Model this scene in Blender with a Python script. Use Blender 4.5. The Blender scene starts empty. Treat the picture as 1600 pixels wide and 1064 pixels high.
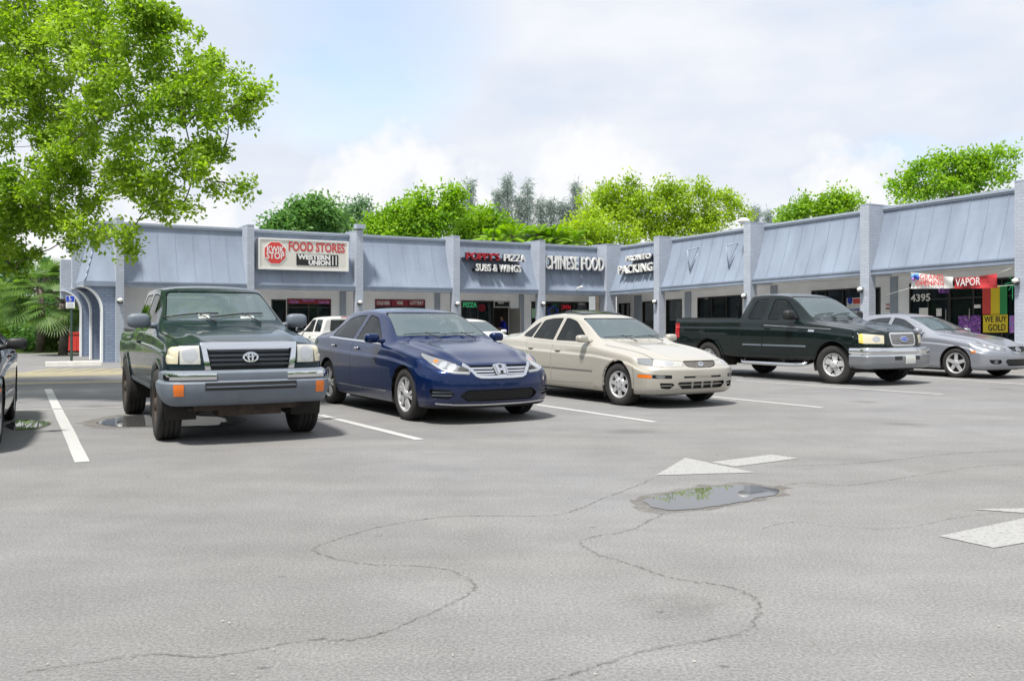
import bpy, bmesh, math, random
import numpy as np
from mathutils import Vector, Matrix, noise
from mathutils.bvhtree import BVHTree
random.seed(7); rng = np.random.default_rng(7)
S = bpy.context.scene
COL = S.collection
R = math.radians
# ------------------------------------------------------------- camera, sky, sun, exposure
CAM_H = 1.29; FPX = 1435.0; HZ = 499.0
cd = bpy.data.cameras.new('camera'); cam = bpy.data.objects.new('camera', cd); COL.objects.link(cam)
cam.location = (0, 0, CAM_H); cam.rotation_euler = (R(90), 0, 0)
cd.sensor_width = 36; cd.lens = FPX / 1600 * 36; cd.shift_y = -(532 - HZ) / 1600
cd.clip_end = 3000; cd.clip_start = 0.05
S.camera = cam
TH = R(31.4)
U = Vector((math.cos(TH), math.sin(TH), 0)); V = Vector((-math.sin(TH), math.cos(TH), 0)); Z = Vector((0, 0, 1))
S.view_settings.view_transform = 'Standard'; S.view_settings.look = 'None'
S.view_settings.exposure = 1.16; S.view_settings.gamma = 1
SUN = (U * -0.36 + V * -0.16 + Z * 0.92).normalized()
sd = bpy.data.lights.new('sun', 'SUN'); sd.energy = 2.9; sd.angle = R(7); sd.color = (1, .965, .90)
so = bpy.data.objects.new('sun', sd); COL.objects.link(so); so.location = (-20, -20, 60)
so.rotation_euler = SUN.to_track_quat('Z', 'Y').to_euler()
W = bpy.data.worlds.new('World'); S.world = W; W.use_nodes = True
nt = W.node_tree; nt.nodes.clear()
def N(t, k, **kw):
    n = t.nodes.new(k)
    for a, b in kw.items(): setattr(n, a, b)
    return n
wo = N(nt, 'ShaderNodeOutputWorld'); bg = N(nt, 'ShaderNodeBackground'); bg.inputs[1].default_value = 0.1
sky = N(nt, 'ShaderNodeTexSky', sky_type='NISHITA', sun_disc=False)
sky.sun_elevation = math.asin(SUN.z); sky.sun_rotation = math.atan2(SUN.x, SUN.y); sky.air_density = 1.0; sky.dust_density = 2.0
tc = N(nt, 'ShaderNodeTexCoord')
mp = N(nt, 'ShaderNodeMapping'); mp.inputs['Scale'].default_value = (1.0, 1.0, 2.6); mp.inputs['Location'].default_value = (0.35, 0.1, -0.05); mp.inputs['Rotation'].default_value = (0, 0, R(-28))
nt.links.new(tc.outputs['Generated'], mp.inputs[0])
n1 = N(nt, 'ShaderNodeTexNoise'); n1.inputs['Scale'].default_value = 2.3; n1.inputs['Detail'].default_value = 7; n1.inputs['Roughness'].default_value = .52
nt.links.new(mp.outputs[0], n1.inputs['Vector'])
r1 = N(nt, 'ShaderNodeValToRGB'); r1.color_ramp.elements[0].position = .22; r1.color_ramp.elements[1].position = .40
nt.links.new(n1.outputs[0], r1.inputs[0])
n2 = N(nt, 'ShaderNodeTexNoise'); n2.inputs['Scale'].default_value = 5.2; n2.inputs['Detail'].default_value = 6; n2.inputs['Roughness'].default_value = .5
nt.links.new(mp.outputs[0], n2.inputs['Vector'])
r2 = N(nt, 'ShaderNodeValToRGB')
r2.color_ramp.elements[0].position = .36; r2.color_ramp.elements[0].color = (3.35, 3.66, 4.2, 1)
r2.color_ramp.elements[1].position = .66; r2.color_ramp.elements[1].color = (4.1, 4.2, 4.42, 1)
nt.links.new(n2.outputs[0], r2.inputs[0])
# low cumulus bank along the horizon
sx = N(nt, 'ShaderNodeSeparateXYZ'); nt.links.new(tc.outputs['Generated'], sx.inputs[0])
n3 = N(nt, 'ShaderNodeTexNoise'); n3.inputs['Scale'].default_value = 9; n3.inputs['Detail'].default_value = 7; n3.inputs['Roughness'].default_value = .55
nt.links.new(tc.outputs['Generated'], n3.inputs['Vector'])
m1 = N(nt, 'ShaderNodeMath', operation='MULTIPLY_ADD'); m1.inputs[1].default_value = 0.42; m1.inputs[2].default_value = -0.055
nt.links.new(n3.outputs[0], m1.inputs[0])
m2 = N(nt, 'ShaderNodeMath', operation='SUBTRACT'); nt.links.new(m1.outputs[0], m2.inputs[0]); nt.links.new(sx.outputs['Z'], m2.inputs[1])
r3 = N(nt, 'ShaderNodeMapRange'); r3.inputs['From Min'].default_value = 0.0; r3.inputs['From Max'].default_value = .045
nt.links.new(m2.outputs[0], r3.inputs[0])
mx = N(nt, 'ShaderNodeMixRGB'); 
pd = Vector((-250, FPX, HZ - 45)).normalized(); dt = N(nt, 'ShaderNodeVectorMath', operation='DOT_PRODUCT'); dt.inputs[1].default_value = pd
nv = N(nt, 'ShaderNodeVectorMath', operation='NORMALIZE'); nt.links.new(tc.outputs['Generated'], nv.inputs[0]); nt.links.new(nv.outputs[0], dt.inputs[0])
dn = N(nt, 'ShaderNodeMath', operation='MULTIPLY_ADD'); dn.inputs[1].default_value = .03; nt.links.new(n2.outputs[0], dn.inputs[0]); nt.links.new(dt.outputs['Value'], dn.inputs[2])
dm = N(nt, 'ShaderNodeMapRange'); dm.inputs['From Min'].default_value = 1.003; dm.inputs['From Max'].default_value = 1.018; dm.inputs['To Min'].default_value = 1; dm.inputs['To Max'].default_value = .35; nt.links.new(dn.outputs[0], dm.inputs[0])
cm = N(nt, 'ShaderNodeMath', operation='MULTIPLY'); nt.links.new(r1.outputs[0], cm.inputs[0]); nt.links.new(dm.outputs[0], cm.inputs[1]); nt.links.new(cm.outputs[0], mx.inputs[0])

skb = N(nt, 'ShaderNodeMixRGB', blend_type='MULTIPLY'); skb.inputs[0].default_value = 1; skb.inputs[2].default_value = (1.25, 1.25, 1.2, 1)
nt.links.new(sky.outputs[0], skb.inputs[1])
nt.links.new(skb.outputs[0], mx.inputs[1]); nt.links.new(r2.outputs[0], mx.inputs[2])
mx2 = N(nt, 'ShaderNodeMixRGB'); mx2.inputs[2].default_value = (4.42, 4.45, 4.5, 1)
nt.links.new(r3.outputs[0], mx2.inputs[0]); nt.links.new(mx.outputs[0], mx2.inputs[1])
nt.links.new(mx2.outputs[0], bg.inputs[0]); nt.links.new(bg.outputs[0], wo.inputs[0])

# ------------------------------------------------------------- helpers
def gp(px, py, z=0.0):
    Y = FPX * (CAM_H - z) / (py - HZ)
    return Vector(((px - 800) / FPX * Y, Y, z))
def tag(o, label=None, cat=None, group=None, kind=None):
    if label: o['label'] = label
    if cat: o['category'] = cat
    if group: o['group'] = group
    if kind: o['kind'] = kind
    return o
PM = {}
def empty(name, loc, rz=0, label=None, cat=None, group=None, scale=1.0):
    o = bpy.data.objects.new(name, None); COL.objects.link(o); o.location = loc; o.rotation_euler = (0, 0, rz); o.scale = (scale,) * 3
    o.empty_display_size = .3
    PM[o.name] = Matrix.Translation(Vector(loc)) @ Matrix.Rotation(rz, 4, 'Z') @ Matrix.Scale(scale, 4)
    return tag(o, label, cat, group)
def link(name, me, mats, parent=None):
    o = bpy.data.objects.new(name, me); COL.objects.link(o)
    if mats is not None:
        for m in (mats if isinstance(mats, (list, tuple)) else [mats]): me.materials.append(m)
    if parent: o.parent = parent
    return o
def auto_uv(me):
    uv = me.uv_layers.new(name='UVMap'); 
    n = len(me.loops)
    if not n: return
    vi = np.zeros(n, np.int32); me.loops.foreach_get('vertex_index', vi)
    co = np.zeros(len(me.vertices) * 3); me.vertices.foreach_get('co', co); co = co.reshape(-1, 3)
    out = np.zeros((n, 2))
    for p in me.polygons:
        nn = p.normal; s = slice(p.loop_start, p.loop_start + p.loop_total); c = co[vi[s]]
        if abs(nn.z) > .9: out[s] = c[:, :2]
        else:
            t = Z.cross(nn).normalized(); out[s, 0] = c @ np.array(t); out[s, 1] = c[:, 2]
    uv.data.foreach_set('uv', out.ravel())
class MB:
    """collects faces in world (or local) coordinates and links them as one mesh object"""
    def __init__(s): s.v = []; s.f = []; s.m = []; s.sm = []
    def add(s, vs, fs, mi=0, smooth=False):
        b = len(s.v); s.v += [tuple(v) for v in vs]; s.f += [tuple(i + b for i in f) for f in fs]; s.m += [mi] * len(fs); s.sm += [smooth] * len(fs); return s
    def quad(s, a, b, c, d, mi=0): return s.add([a, b, c, d], [(0, 1, 2, 3)], mi)
    def hexa(s, p, mi=0):   # 8 points: bottom ring 0-3, top ring 4-7
        return s.add(p, [(3, 2, 1, 0), (4, 5, 6, 7), (0, 1, 5, 4), (1, 2, 6, 5), (2, 3, 7, 6), (3, 0, 4, 7)], mi)
    def box(s, x0, x1, y0, y1, z0, z1, T=None, mi=0):
        p = [(x0, y0, z0), (x1, y0, z0), (x1, y1, z0), (x0, y1, z0), (x0, y0, z1), (x1, y0, z1), (x1, y1, z1), (x0, y1, z1)]
        if T: p = [T(*q) for q in p]
        return s.hexa(p, mi)
    def prism(s, poly, d, mi=0):   # poly: list of 3-vectors (planar), extruded by vector d
        n = len(poly); a = [Vector(p) for p in poly]; b = [p + Vector(d) for p in a]
        fs = [tuple(range(n))[::-1], tuple(range(n, 2 * n))] + [(i, (i + 1) % n, n + (i + 1) % n, n + i) for i in range(n)]
        return s.add(a + b, fs, mi)
    def tube(s, pts, r, k=8, mi=0, smooth=True, cap=True):
        pts = [Vector(p) for p in pts]; rr = r if isinstance(r, (list, tuple)) else [r] * len(pts)
        vs = []; fs = []; n = len(pts)
        ref = None
        for i, p in enumerate(pts):
            d = (pts[min(i + 1, n - 1)] - pts[max(i - 1, 0)]).normalized()
            if ref is None: ref = d.orthogonal().normalized()
            ref = (ref - d * ref.dot(d)); ref = ref.normalized() if ref.length > 1e-6 else d.orthogonal().normalized()
            b = d.cross(ref)
            for j in range(k):
                a = 2 * math.pi * j / k; vs.append(p + (ref * math.cos(a) + b * math.sin(a)) * rr[i])
        for i in range(n - 1):
            for j in range(k): fs.append((i * k + j, i * k + (j + 1) % k, (i + 1) * k + (j + 1) % k, (i + 1) * k + j))
        if cap: fs += [tuple(range(k))[::-1], tuple(range((n - 1) * k, n * k))]
        return s.add(vs, fs, mi, smooth)
    def lathe(s, prof, c=(0, 0, 0), axis='Y', k=32, mi=0, smooth=True):   # prof: (offset along axis, radius)
        vs = []; n = len(prof); c = Vector(c)
        for (h, r) in prof:
            for j in range(k):
                a = 2 * math.pi * j / k; p = (math.cos(a) * r, h, math.sin(a) * r) if axis == 'Y' else (math.cos(a) * r, math.sin(a) * r, h) if axis == 'Z' else (h, math.cos(a) * r, math.sin(a) * r)
                vs.append(c + Vector(p))
        fs = [(i * k + j, (i + 1) * k + j, (i + 1) * k + (j + 1) % k, i * k + (j + 1) % k) for i in range(n - 1) for j in range(k)]
        return s.add(vs, fs, mi, smooth)
    def ell(s, c, r, e=1.0, ku=14, kv=9, mi=0, M=None):   # superellipsoid
        vs = []; f = lambda t: math.copysign(abs(t) ** e, t)
        for i in range(kv + 1):
            b = -math.pi / 2 + math.pi * i / kv
            for j in range(ku):
                a = 2 * math.pi * j / ku
                p = Vector((r[0] * f(math.cos(b)) * f(math.cos(a)), r[1] * f(math.cos(b)) * f(math.sin(a)), r[2] * f(math.sin(b))))
                if M: p = M @ p
                vs.append(Vector(c) + p)
        fs = [(i * ku + j, i * ku + (j + 1) % ku, (i + 1) * ku + (j + 1) % ku, (i + 1) * ku + j) for i in range(kv) for j in range(ku)]
        return s.add(vs, fs, mi, True)
    def build(s, name, mats, parent=None, world=False, uv=False, fix=True):
        me = bpy.data.meshes.new(name); vs = s.v
        if world and parent is not None:
            I = PM[parent.name].inverted(); vs = [I @ Vector(v) for v in vs]
        me.from_pydata([tuple(v) for v in vs], [], s.f)
        me.polygons.foreach_set('material_index', s.m); me.polygons.foreach_set('use_smooth', s.sm)
        if fix:
            bm = bmesh.new(); bm.from_mesh(me); bmesh.ops.recalc_face_normals(bm, faces=bm.faces); bm.to_mesh(me); bm.free()
        me.update()
        if uv: auto_uv(me)
        return link(name, me, mats, parent)

# ------------------------------------------------------------- materials
def mat(name, col, rough=.5, metal=0, coat=0, ior=1.5, var=0, vscale=4, bump=0, bscale=60, emit=0, streak=False):
    m = bpy.data.materials.new(name); m.use_nodes = True; t = m.node_tree; b = t.nodes['Principled BSDF']
    b.inputs['Base Color'].default_value = (*col, 1); b.inputs['Roughness'].default_value = rough; b.inputs['Metallic'].default_value = metal
    b.inputs['Coat Weight'].default_value = coat; b.inputs['Coat Roughness'].default_value = .03; b.inputs['IOR'].default_value = ior
    co = N(t, 'ShaderNodeTexCoord')
    if var:
        n = N(t, 'ShaderNodeTexNoise'); n.inputs['Scale'].default_value = vscale; n.inputs['Detail'].default_value = 6; n.inputs['Roughness'].default_value = .6
        if streak:
            mm = N(t, 'ShaderNodeMapping'); mm.inputs['Scale'].default_value = (1, 1, .12); t.links.new(co.outputs['Object'], mm.inputs[0]); t.links.new(mm.outputs[0], n.inputs['Vector'])
        else: t.links.new(co.outputs['Object'], n.inputs['Vector'])
        r = N(t, 'ShaderNodeValToRGB'); r.color_ramp.elements[0].position = .3; r.color_ramp.elements[1].position = .7
        r.color_ramp.elements[0].color = (*[c * (1 - var) for c in col], 1); r.color_ramp.elements[1].color = (*[min(1, c * (1 + var)) for c in col], 1)
        t.links.new(n.outputs[0], r.inputs[0]); t.links.new(r.outputs[0], b.inputs['Base Color'])
    if bump:
        n = N(t, 'ShaderNodeTexNoise'); n.inputs['Scale'].default_value = bscale; n.inputs['Detail'].default_value = 4
        t.links.new(co.outputs['Object'], n.inputs['Vector'])
        bp = N(t, 'ShaderNodeBump'); bp.inputs['Strength'].default_value = bump; bp.inputs['Distance'].default_value = .01
        t.links.new(n.outputs[0], bp.inputs['Height']); t.links.new(bp.outputs[0], b.inputs['Normal'])
    if emit:
        b.inputs['Emission Color'].default_value = (*col, 1); b.inputs['Emission Strength'].default_value = emit
    return m
def brick_mat(name, col, mortar):
    m = bpy.data.materials.new(name); m.use_nodes = True; t = m.node_tree; b = t.nodes['Principled BSDF']; b.inputs['Roughness'].default_value = .65
    uv = N(t, 'ShaderNodeTexCoord'); br = N(t, 'ShaderNodeTexBrick'); t.links.new(uv.outputs['UV'], br.inputs['Vector'])
    br.inputs['Scale'].default_value = 1; br.inputs['Brick Width'].default_value = .235; br.inputs['Row Height'].default_value = .085; br.inputs['Mortar Size'].default_value = .009
    br.inputs['Color1'].default_value = (*col, 1); br.inputs['Color2'].default_value = (*[c * .9 for c in col], 1); br.inputs['Mortar'].default_value = (*mortar, 1)
    n = N(t, 'ShaderNodeTexNoise'); n.inputs['Scale'].default_value = 1.7; n.inputs['Detail'].default_value = 6; t.links.new(uv.outputs['Object'], n.inputs['Vector'])
    mr = N(t, 'ShaderNodeMapRange'); mr.inputs['To Min'].default_value = .82; mr.inputs['To Max'].default_value = 1.12; t.links.new(n.outputs[0], mr.inputs[0])
    mu = N(t, 'ShaderNodeMixRGB', blend_type='MULTIPLY'); mu.inputs[0].default_value = 1; t.links.new(br.outputs[0], mu.inputs[1]); t.links.new(mr.outputs[0], mu.inputs[2])
    t.links.new(mu.outputs[0], b.inputs['Base Color'])
    bp = N(t, 'ShaderNodeBump'); bp.invert = True; bp.inputs['Strength'].default_value = .35; bp.inputs['Distance'].default_value = .006
    t.links.new(br.outputs['Fac'], bp.inputs['Height']); t.links.new(bp.outputs[0], b.inputs['Normal'])
    return m
def leaf_mat(name, c0, c1, trans=.4):
    m = bpy.data.materials.new(name); m.use_nodes = True; t = m.node_tree; t.nodes.clear(); o = N(t, 'ShaderNodeOutputMaterial')
    g = N(t, 'ShaderNodeNewGeometry'); r = N(t, 'ShaderNodeValToRGB'); r.color_ramp.elements[0].color = (*c0, 1); r.color_ramp.elements[1].color = (*c1, 1)
    n = N(t, 'ShaderNodeTexNoise'); n.inputs['Scale'].default_value = .7; n.inputs['Detail'].default_value = 3; co = N(t, 'ShaderNodeTexCoord'); t.links.new(co.outputs['Object'], n.inputs['Vector'])
    a = N(t, 'ShaderNodeMath', operation='MULTIPLY_ADD'); a.inputs[1].default_value = .55; t.links.new(g.outputs['Random Per Island'], a.inputs[0])
    s2 = N(t, 'ShaderNodeMath', operation='MULTIPLY_ADD'); s2.inputs[1].default_value = 1.5; s2.inputs[2].default_value = -.52; t.links.new(n.outputs[0], s2.inputs[0]); t.links.new(s2.outputs[0], a.inputs[2])
    t.links.new(a.outputs[0], r.inputs[0])
    d = N(t, 'ShaderNodeBsdfPrincipled'); d.inputs['Roughness'].default_value = .5; d.inputs['Specular IOR Level'].default_value = .35
    tr = N(t, 'ShaderNodeBsdfTranslucent'); mx = N(t, 'ShaderNodeMixShader'); mx.inputs[0].default_value = trans
    hs = N(t, 'ShaderNodeHueSaturation'); hs.inputs['Value'].default_value = 1.25; hs.inputs['Saturation'].default_value = 1.1
    t.links.new(r.outputs[0], d.inputs['Base Color']); t.links.new(r.outputs[0], hs.inputs['Color']); t.links.new(hs.outputs[0], tr.inputs[0])
    t.links.new(d.outputs[0], mx.inputs[1]); t.links.new(tr.outputs[0], mx.inputs[2]); t.links.new(mx.outputs[0], o.inputs[0])
    return m
def text_mesh(s, size, depth=0.0, bold=0.0, align='CENTER', xs=1.0, space=1.0):
    c = bpy.data.curves.new('t', 'FONT'); c.body = s; c.size = size; c.extrude = depth; c.offset = bold; c.align_x = align; c.align_y = 'CENTER'; c.space_character = space; c.resolution_u = 3
    o = bpy.data.objects.new('t', c); COL.objects.link(o); dg = bpy.context.evaluated_depsgraph_get(); dg.update()
    me = bpy.data.meshes.new_from_object(o.evaluated_get(dg)); bpy.data.objects.remove(o); bpy.data.curves.remove(c)
    vs = [Vector((v.co.x * xs, v.co.y, v.co.z)) for v in me.vertices]; fs = [tuple(p.vertices) for p in me.polygons]; bpy.data.meshes.remove(me)
    return vs, fs
def put_text(mb, s, org, ax, ay, size, depth=.002, bold=0, mi=0, xs=1.0, width=None, space=1.0, align='CENTER'):
    """lettering in the plane org + x*ax + y*ay, facing ax x ay"""
    vs, fs = text_mesh(s, size, depth, bold, align, 1.0, space)
    if width and vs:
        w = max(v.x for v in vs) - min(v.x for v in vs); xs = width / w
    ax = Vector(ax).normalized(); ay = Vector(ay).normalized(); az = ax.cross(ay); org = Vector(org)
    mb.add([org + ax * (v.x * xs) + ay * v.y + az * (v.z + depth) for v in vs], fs, mi); return mb
# ------------------------------------------------------------- ground, markings, cracks, puddles
def asphalt():
    m = bpy.data.materials.new('asphalt'); m.use_nodes = True; t = m.node_tree; b = t.nodes['Principled BSDF']; b.inputs['Roughness'].default_value = .85
    b.inputs['Specular IOR Level'].default_value = .3
    co = N(t, 'ShaderNodeTexCoord')
    def nz(scale, det=6, rough=.6, mapping=None):
        n = N(t, 'ShaderNodeTexNoise'); n.inputs['Scale'].default_value = scale; n.inputs['Detail'].default_value = det; n.inputs['Roughness'].default_value = rough
        if mapping:
            mm = N(t, 'ShaderNodeMapping'); mm.inputs['Scale'].default_value = mapping; mm.inputs['Rotation'].default_value = (0, 0, TH); t.links.new(co.outputs['Object'], mm.inputs[0]); t.links.new(mm.outputs[0], n.inputs['Vector'])
        else: t.links.new(co.outputs['Object'], n.inputs['Vector'])
        return n
    big = nz(.22, 6, .55); mid = nz(1.6, 8, .65); wear = nz(.5, 6, .6, (.35, 1.3, 1)); grit = nz(62, 4, .85); spk = N(t, 'ShaderNodeTexVoronoi'); spk.inputs['Scale'].default_value = 48; t.links.new(co.outputs['Object'], spk.inputs['Vector'])
    def ramp(src, p0, c0, p1, c1):
        r = N(t, 'ShaderNodeValToRGB'); r.color_ramp.elements[0].position = p0; r.color_ramp.elements[0].color = (*c0, 1); r.color_ramp.elements[1].position = p1; r.color_ramp.elements[1].color = (*c1, 1); t.links.new(src, r.inputs[0]); return r
    def mul(a, c):
        x = N(t, 'ShaderNodeMixRGB', blend_type='MULTIPLY'); x.inputs[0].default_value = 1; t.links.new(a, x.inputs[1]); t.links.new(c, x.inputs[2]); return x.outputs[0]
    base = ramp(big.outputs[0], .35, (.184, .180, .175), .65, (.203, .203, .208)).outputs[0]
    c = mul(base, ramp(mid.outputs[0], .32, (.90, .90, .90), .68, (1.07, 1.07, 1.07)).outputs[0])
    c = mul(c, ramp(wear.outputs[0], .36, (.91, .91, .92), .58, (1.04, 1.035, 1.02)).outputs[0])
    str_ = nz(1.1, 7, .7, (.3, 1.6, 1)); c = mul(c, ramp(str_.outputs[0], .36, (.94, .935, .93), .56, (1.02, 1.02, 1.02)).outputs[0])
    oil = N(t, 'ShaderNodeTexVoronoi'); oil.inputs['Scale'].default_value = .55; oil.inputs['Randomness'].default_value = 1; od = N(t, 'ShaderNodeMath', operation='MULTIPLY_ADD'); od.inputs[1].default_value = .25; t.links.new(mid.outputs[0], od.inputs[0]); t.links.new(co.outputs['Object'], oil.inputs['Vector']); t.links.new(oil.outputs['Distance'], od.inputs[2])
    c = mul(c, ramp(od.outputs[0], .17, (.74, .73, .72), .30, (1, 1, 1)).outputs[0])
    c = mul(c, ramp(grit.outputs[0], .38, (.70, .70, .70), .62, (1.28, 1.28, 1.28)).outputs[0])
    c = mul(c, ramp(spk.outputs['Distance'], .0, (1.5, 1.48, 1.42), .22, (.98, .98, .98)).outputs[0])
    pit = N(t, 'ShaderNodeTexVoronoi'); pit.inputs['Scale'].default_value = 1.7; mm = N(t, 'ShaderNodeMapping'); mm.inputs['Scale'].default_value = (1, 1.6, 1); t.links.new(co.outputs['Object'], mm.inputs[0]); t.links.new(mm.outputs[0], pit.inputs['Vector'])
    c = mul(c, ramp(pit.outputs['Distance'], 0.018, (.6, .6, .6), .05, (1, 1, 1)).outputs[0])
    t.links.new(c, b.inputs['Base Color'])
    bp = N(t, 'ShaderNodeBump'); bp.inputs['Strength'].default_value = .5; bp.inputs['Distance'].default_value = .006; t.links.new(grit.outputs[0], bp.inputs['Height']); t.links.new(bp.outputs[0], b.inputs['Normal'])
    return m
M = {}
M['asphalt'] = asphalt()
def worn_paint(name, col, wear=.42):
    m = bpy.data.materials.new(name); m.use_nodes = True; t = m.node_tree; b = t.nodes['Principled BSDF']; b.inputs['Roughness'].default_value = .7
    co = N(t, 'ShaderNodeTexCoord'); n = N(t, 'ShaderNodeTexNoise'); n.inputs['Scale'].default_value = 38; n.inputs['Detail'].default_value = 8; n.inputs['Roughness'].default_value = .75; t.links.new(co.outputs['Object'], n.inputs['Vector'])
    r = N(t, 'ShaderNodeValToRGB'); r.color_ramp.elements[0].position = wear - .06; r.color_ramp.elements[0].color = (.19, .183, .178, 1); r.color_ramp.elements[1].position = wear + .04; r.color_ramp.elements[1].color = (*col, 1)
    t.links.new(n.outputs[0], r.inputs[0]); t.links.new(r.outputs[0], b.inputs['Base Color']); return m
M['line'] = worn_paint('line_paint', (.42, .42, .41), .41)
M['arrowpaint'] = worn_paint('arrow_paint', (.31, .31, .305), .455)
M['yellow'] = worn_paint('yellow_paint', (.34, .29, .14), .50)
def crack_mat(name, col, lo, hi, sc):
    m = mat(name, col, .85, var=.3, vscale=30); t = m.node_tree; b = t.nodes['Principled BSDF']; co = N(t, 'ShaderNodeTexCoord'); n = N(t, 'ShaderNodeTexNoise'); n.inputs['Scale'].default_value = sc; n.inputs['Detail'].default_value = 6; n.inputs['Roughness'].default_value = .7
    t.links.new(co.outputs['Object'], n.inputs['Vector']); r = N(t, 'ShaderNodeMapRange'); r.inputs['From Min'].default_value = lo; r.inputs['From Max'].default_value = hi; t.links.new(n.outputs[0], r.inputs[0]); t.links.new(r.outputs[0], b.inputs['Alpha']); return m
M['seal'] = crack_mat('crack_filler', (.125, .121, .118), .42, .66, 22); M['seal2'] = crack_mat('worn_crack_edge', (.152, .147, .142), .45, .85, 30)
M['concrete'] = mat('concrete', (.42, .40, .37), .85, var=.2, vscale=6, bump=.3)
M['grass'] = mat('grass_soil', (.09, .13, .03), .9, var=.5, vscale=3, bump=.6)
g = MB(); Rr = 900
for i in range(24):
    for j in range(24):
        x0, x1 = -Rr + 75 * i, -Rr + 75 * (i + 1); y0, y1 = -Rr + 75 * j, -Rr + 75 * (j + 1)
        g.quad((x0, y0, 0), (x1, y0, 0), (x1, y1, 0), (x0, y1, 0))
tag(g.build('ground', M['asphalt'], fix=False), kind='structure')
def sheet(name, pts, m, z=.004, kind='structure'):
    mb = MB(); mb.add([(p[0], p[1], z) for p in pts], [tuple(range(len(pts)))]); o = mb.build(name, m)
    for p in o.data.polygons:
        if p.normal.z < 0: p.flip()
    return tag(o, kind=kind)
def stripe(a, b, w, m=None, name='parking_line'):
    a = gp(*a); b = gp(*b); d = (b - a).normalized(); s = Vector((-d.y, d.x, 0)) * w / 2
    n = 14; pl = []; pr = []
    for i in range(n + 1):
        p = a.lerp(b, i / n); pl.append(p + s * (1 + .06 * random.uniform(-1, 1))); pr.append(p - s * (1 + .06 * random.uniform(-1, 1)))
    return sheet(name, pl + pr[::-1], m or M['line'])
stripe((75, 608), (129, 722), .125)
stripe((500, 648.5), (656, 687), .11)
stripe((836, 632), (1023, 659.5), .11)
stripe((1108, 619.5), (1284, 637), .11)
stripe((1150, 594), (1474, 616.5), .11)
stripe((1415, 588), (1640, 603), .11)
stripe((27, 641), (190, 636.5), .06)
# arrows (each arrow: head and shaft are separate painted shapes, as in the photograph)
sheet('painted_arrow', [gp(1024, 743), gp(1180, 738.5), gp(1071, 715.5)], M['arrowpaint'])
sheet('painted_arrow', [gp(1110, 722.5), gp(1148, 729.5), gp(1247, 716.5), gp(1205, 710.5)], M['arrowpaint'])
sheet('painted_arrow', [gp(1519, 796), gp(1700, 809), gp(1700, 793.5), gp(1600, 794.5)], M['arrowpaint'])
sheet('painted_arrow', [gp(1467, 838), gp(1553, 856.5), gp(1720, 828), gp(1625, 805)], M['arrowpaint'])
# sealed cracks
def smooth_path(pts, n=10):
    pts = [Vector((p[0], p[1], 0)) for p in pts]; out = []
    for i in range(len(pts) - 1):
        p0 = pts[max(i - 1, 0)]; p1 = pts[i]; p2 = pts[i + 1]; p3 = pts[min(i + 2, len(pts) - 1)]
        for k in range(n):
            t = k / n; out.append(.5 * ((2 * p1) + (p2 - p0) * t + (2 * p0 - 5 * p1 + 4 * p2 - p3) * t * t + (3 * p1 - p0 - 3 * p2 + p3) * t ** 3))
    return out + [pts[-1]]
def crack(pxs, w, seed):
    crack_(pxs, w * 2.1, seed, M['seal2'], .0035); crack_(pxs, w * .6, seed, M['seal'], .0062)
def crack_(pxs, w, seed, m, z_):
    pts = smooth_path([gp(*p) for p in pxs], 14); mb = MB(); vs = []; fs = []
    for i, p in enumerate(pts):
        d = (pts[min(i + 1, len(pts) - 1)] - pts[max(i - 1, 0)]).normalized(); s = Vector((-d.y, d.x, 0))
        j = noise.noise(Vector((i * .35, seed, 0))) * .022 + noise.noise(Vector((i * 1.9, seed, 2))) * .006; ww = w * (.55 + .9 * abs(noise.noise(Vector((i * .8, seed, 4)))))
        vs += [(p + s * (j + ww / 2)).to_tuple()[:2] + (z_,), (p + s * (j - ww / 2)).to_tuple()[:2] + (z_,)]
    for i in range(len(pts) - 1): fs.append((2 * i, 2 * i + 1, 2 * i + 3, 2 * i + 2))
    mb.add(vs, fs); o = mb.build('crack_seam', m)
    for p in o.data.polygons:
        if p.normal.z < 0: p.flip()
    tag(o, kind='structure')
crack([(1020, 748), (985, 763), (940, 780), (890, 800), (850, 806), (780, 806), (690, 808), (590, 824), (520, 845), (490, 858), (520, 872), (580, 882), (650, 884), (705, 892), (738, 910), (735, 926), (690, 950), (600, 988), (540, 1000), (480, 1000), (330, 1026), (240, 1022), (150, 1034), (40, 1050)], .017, 1)
crack([(1040, 800), (985, 828), (930, 838), (907, 848), (930, 864), (985, 882), (1050, 903), (1110, 912), (1150, 920), (1180, 936), (1186, 955), (1165, 985), (1110, 1000), (1030, 1012), (985, 1024), (910, 1048), (860, 1062), (780, 1090)], .017, 2)
crack([(1210, 728), (1265, 727), (1340, 724), (1420, 716), (1500, 708), (1600, 704)], .018, 3)
crack([(1180, 770), (1250, 755), (1330, 758), (1440, 742), (1520, 730), (1600, 725)], .014, 4)
crack([(1190, 826), (1240, 815), (1300, 822), (1400, 826), (1500, 808), (1560, 802)], .01, 6)
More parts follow.
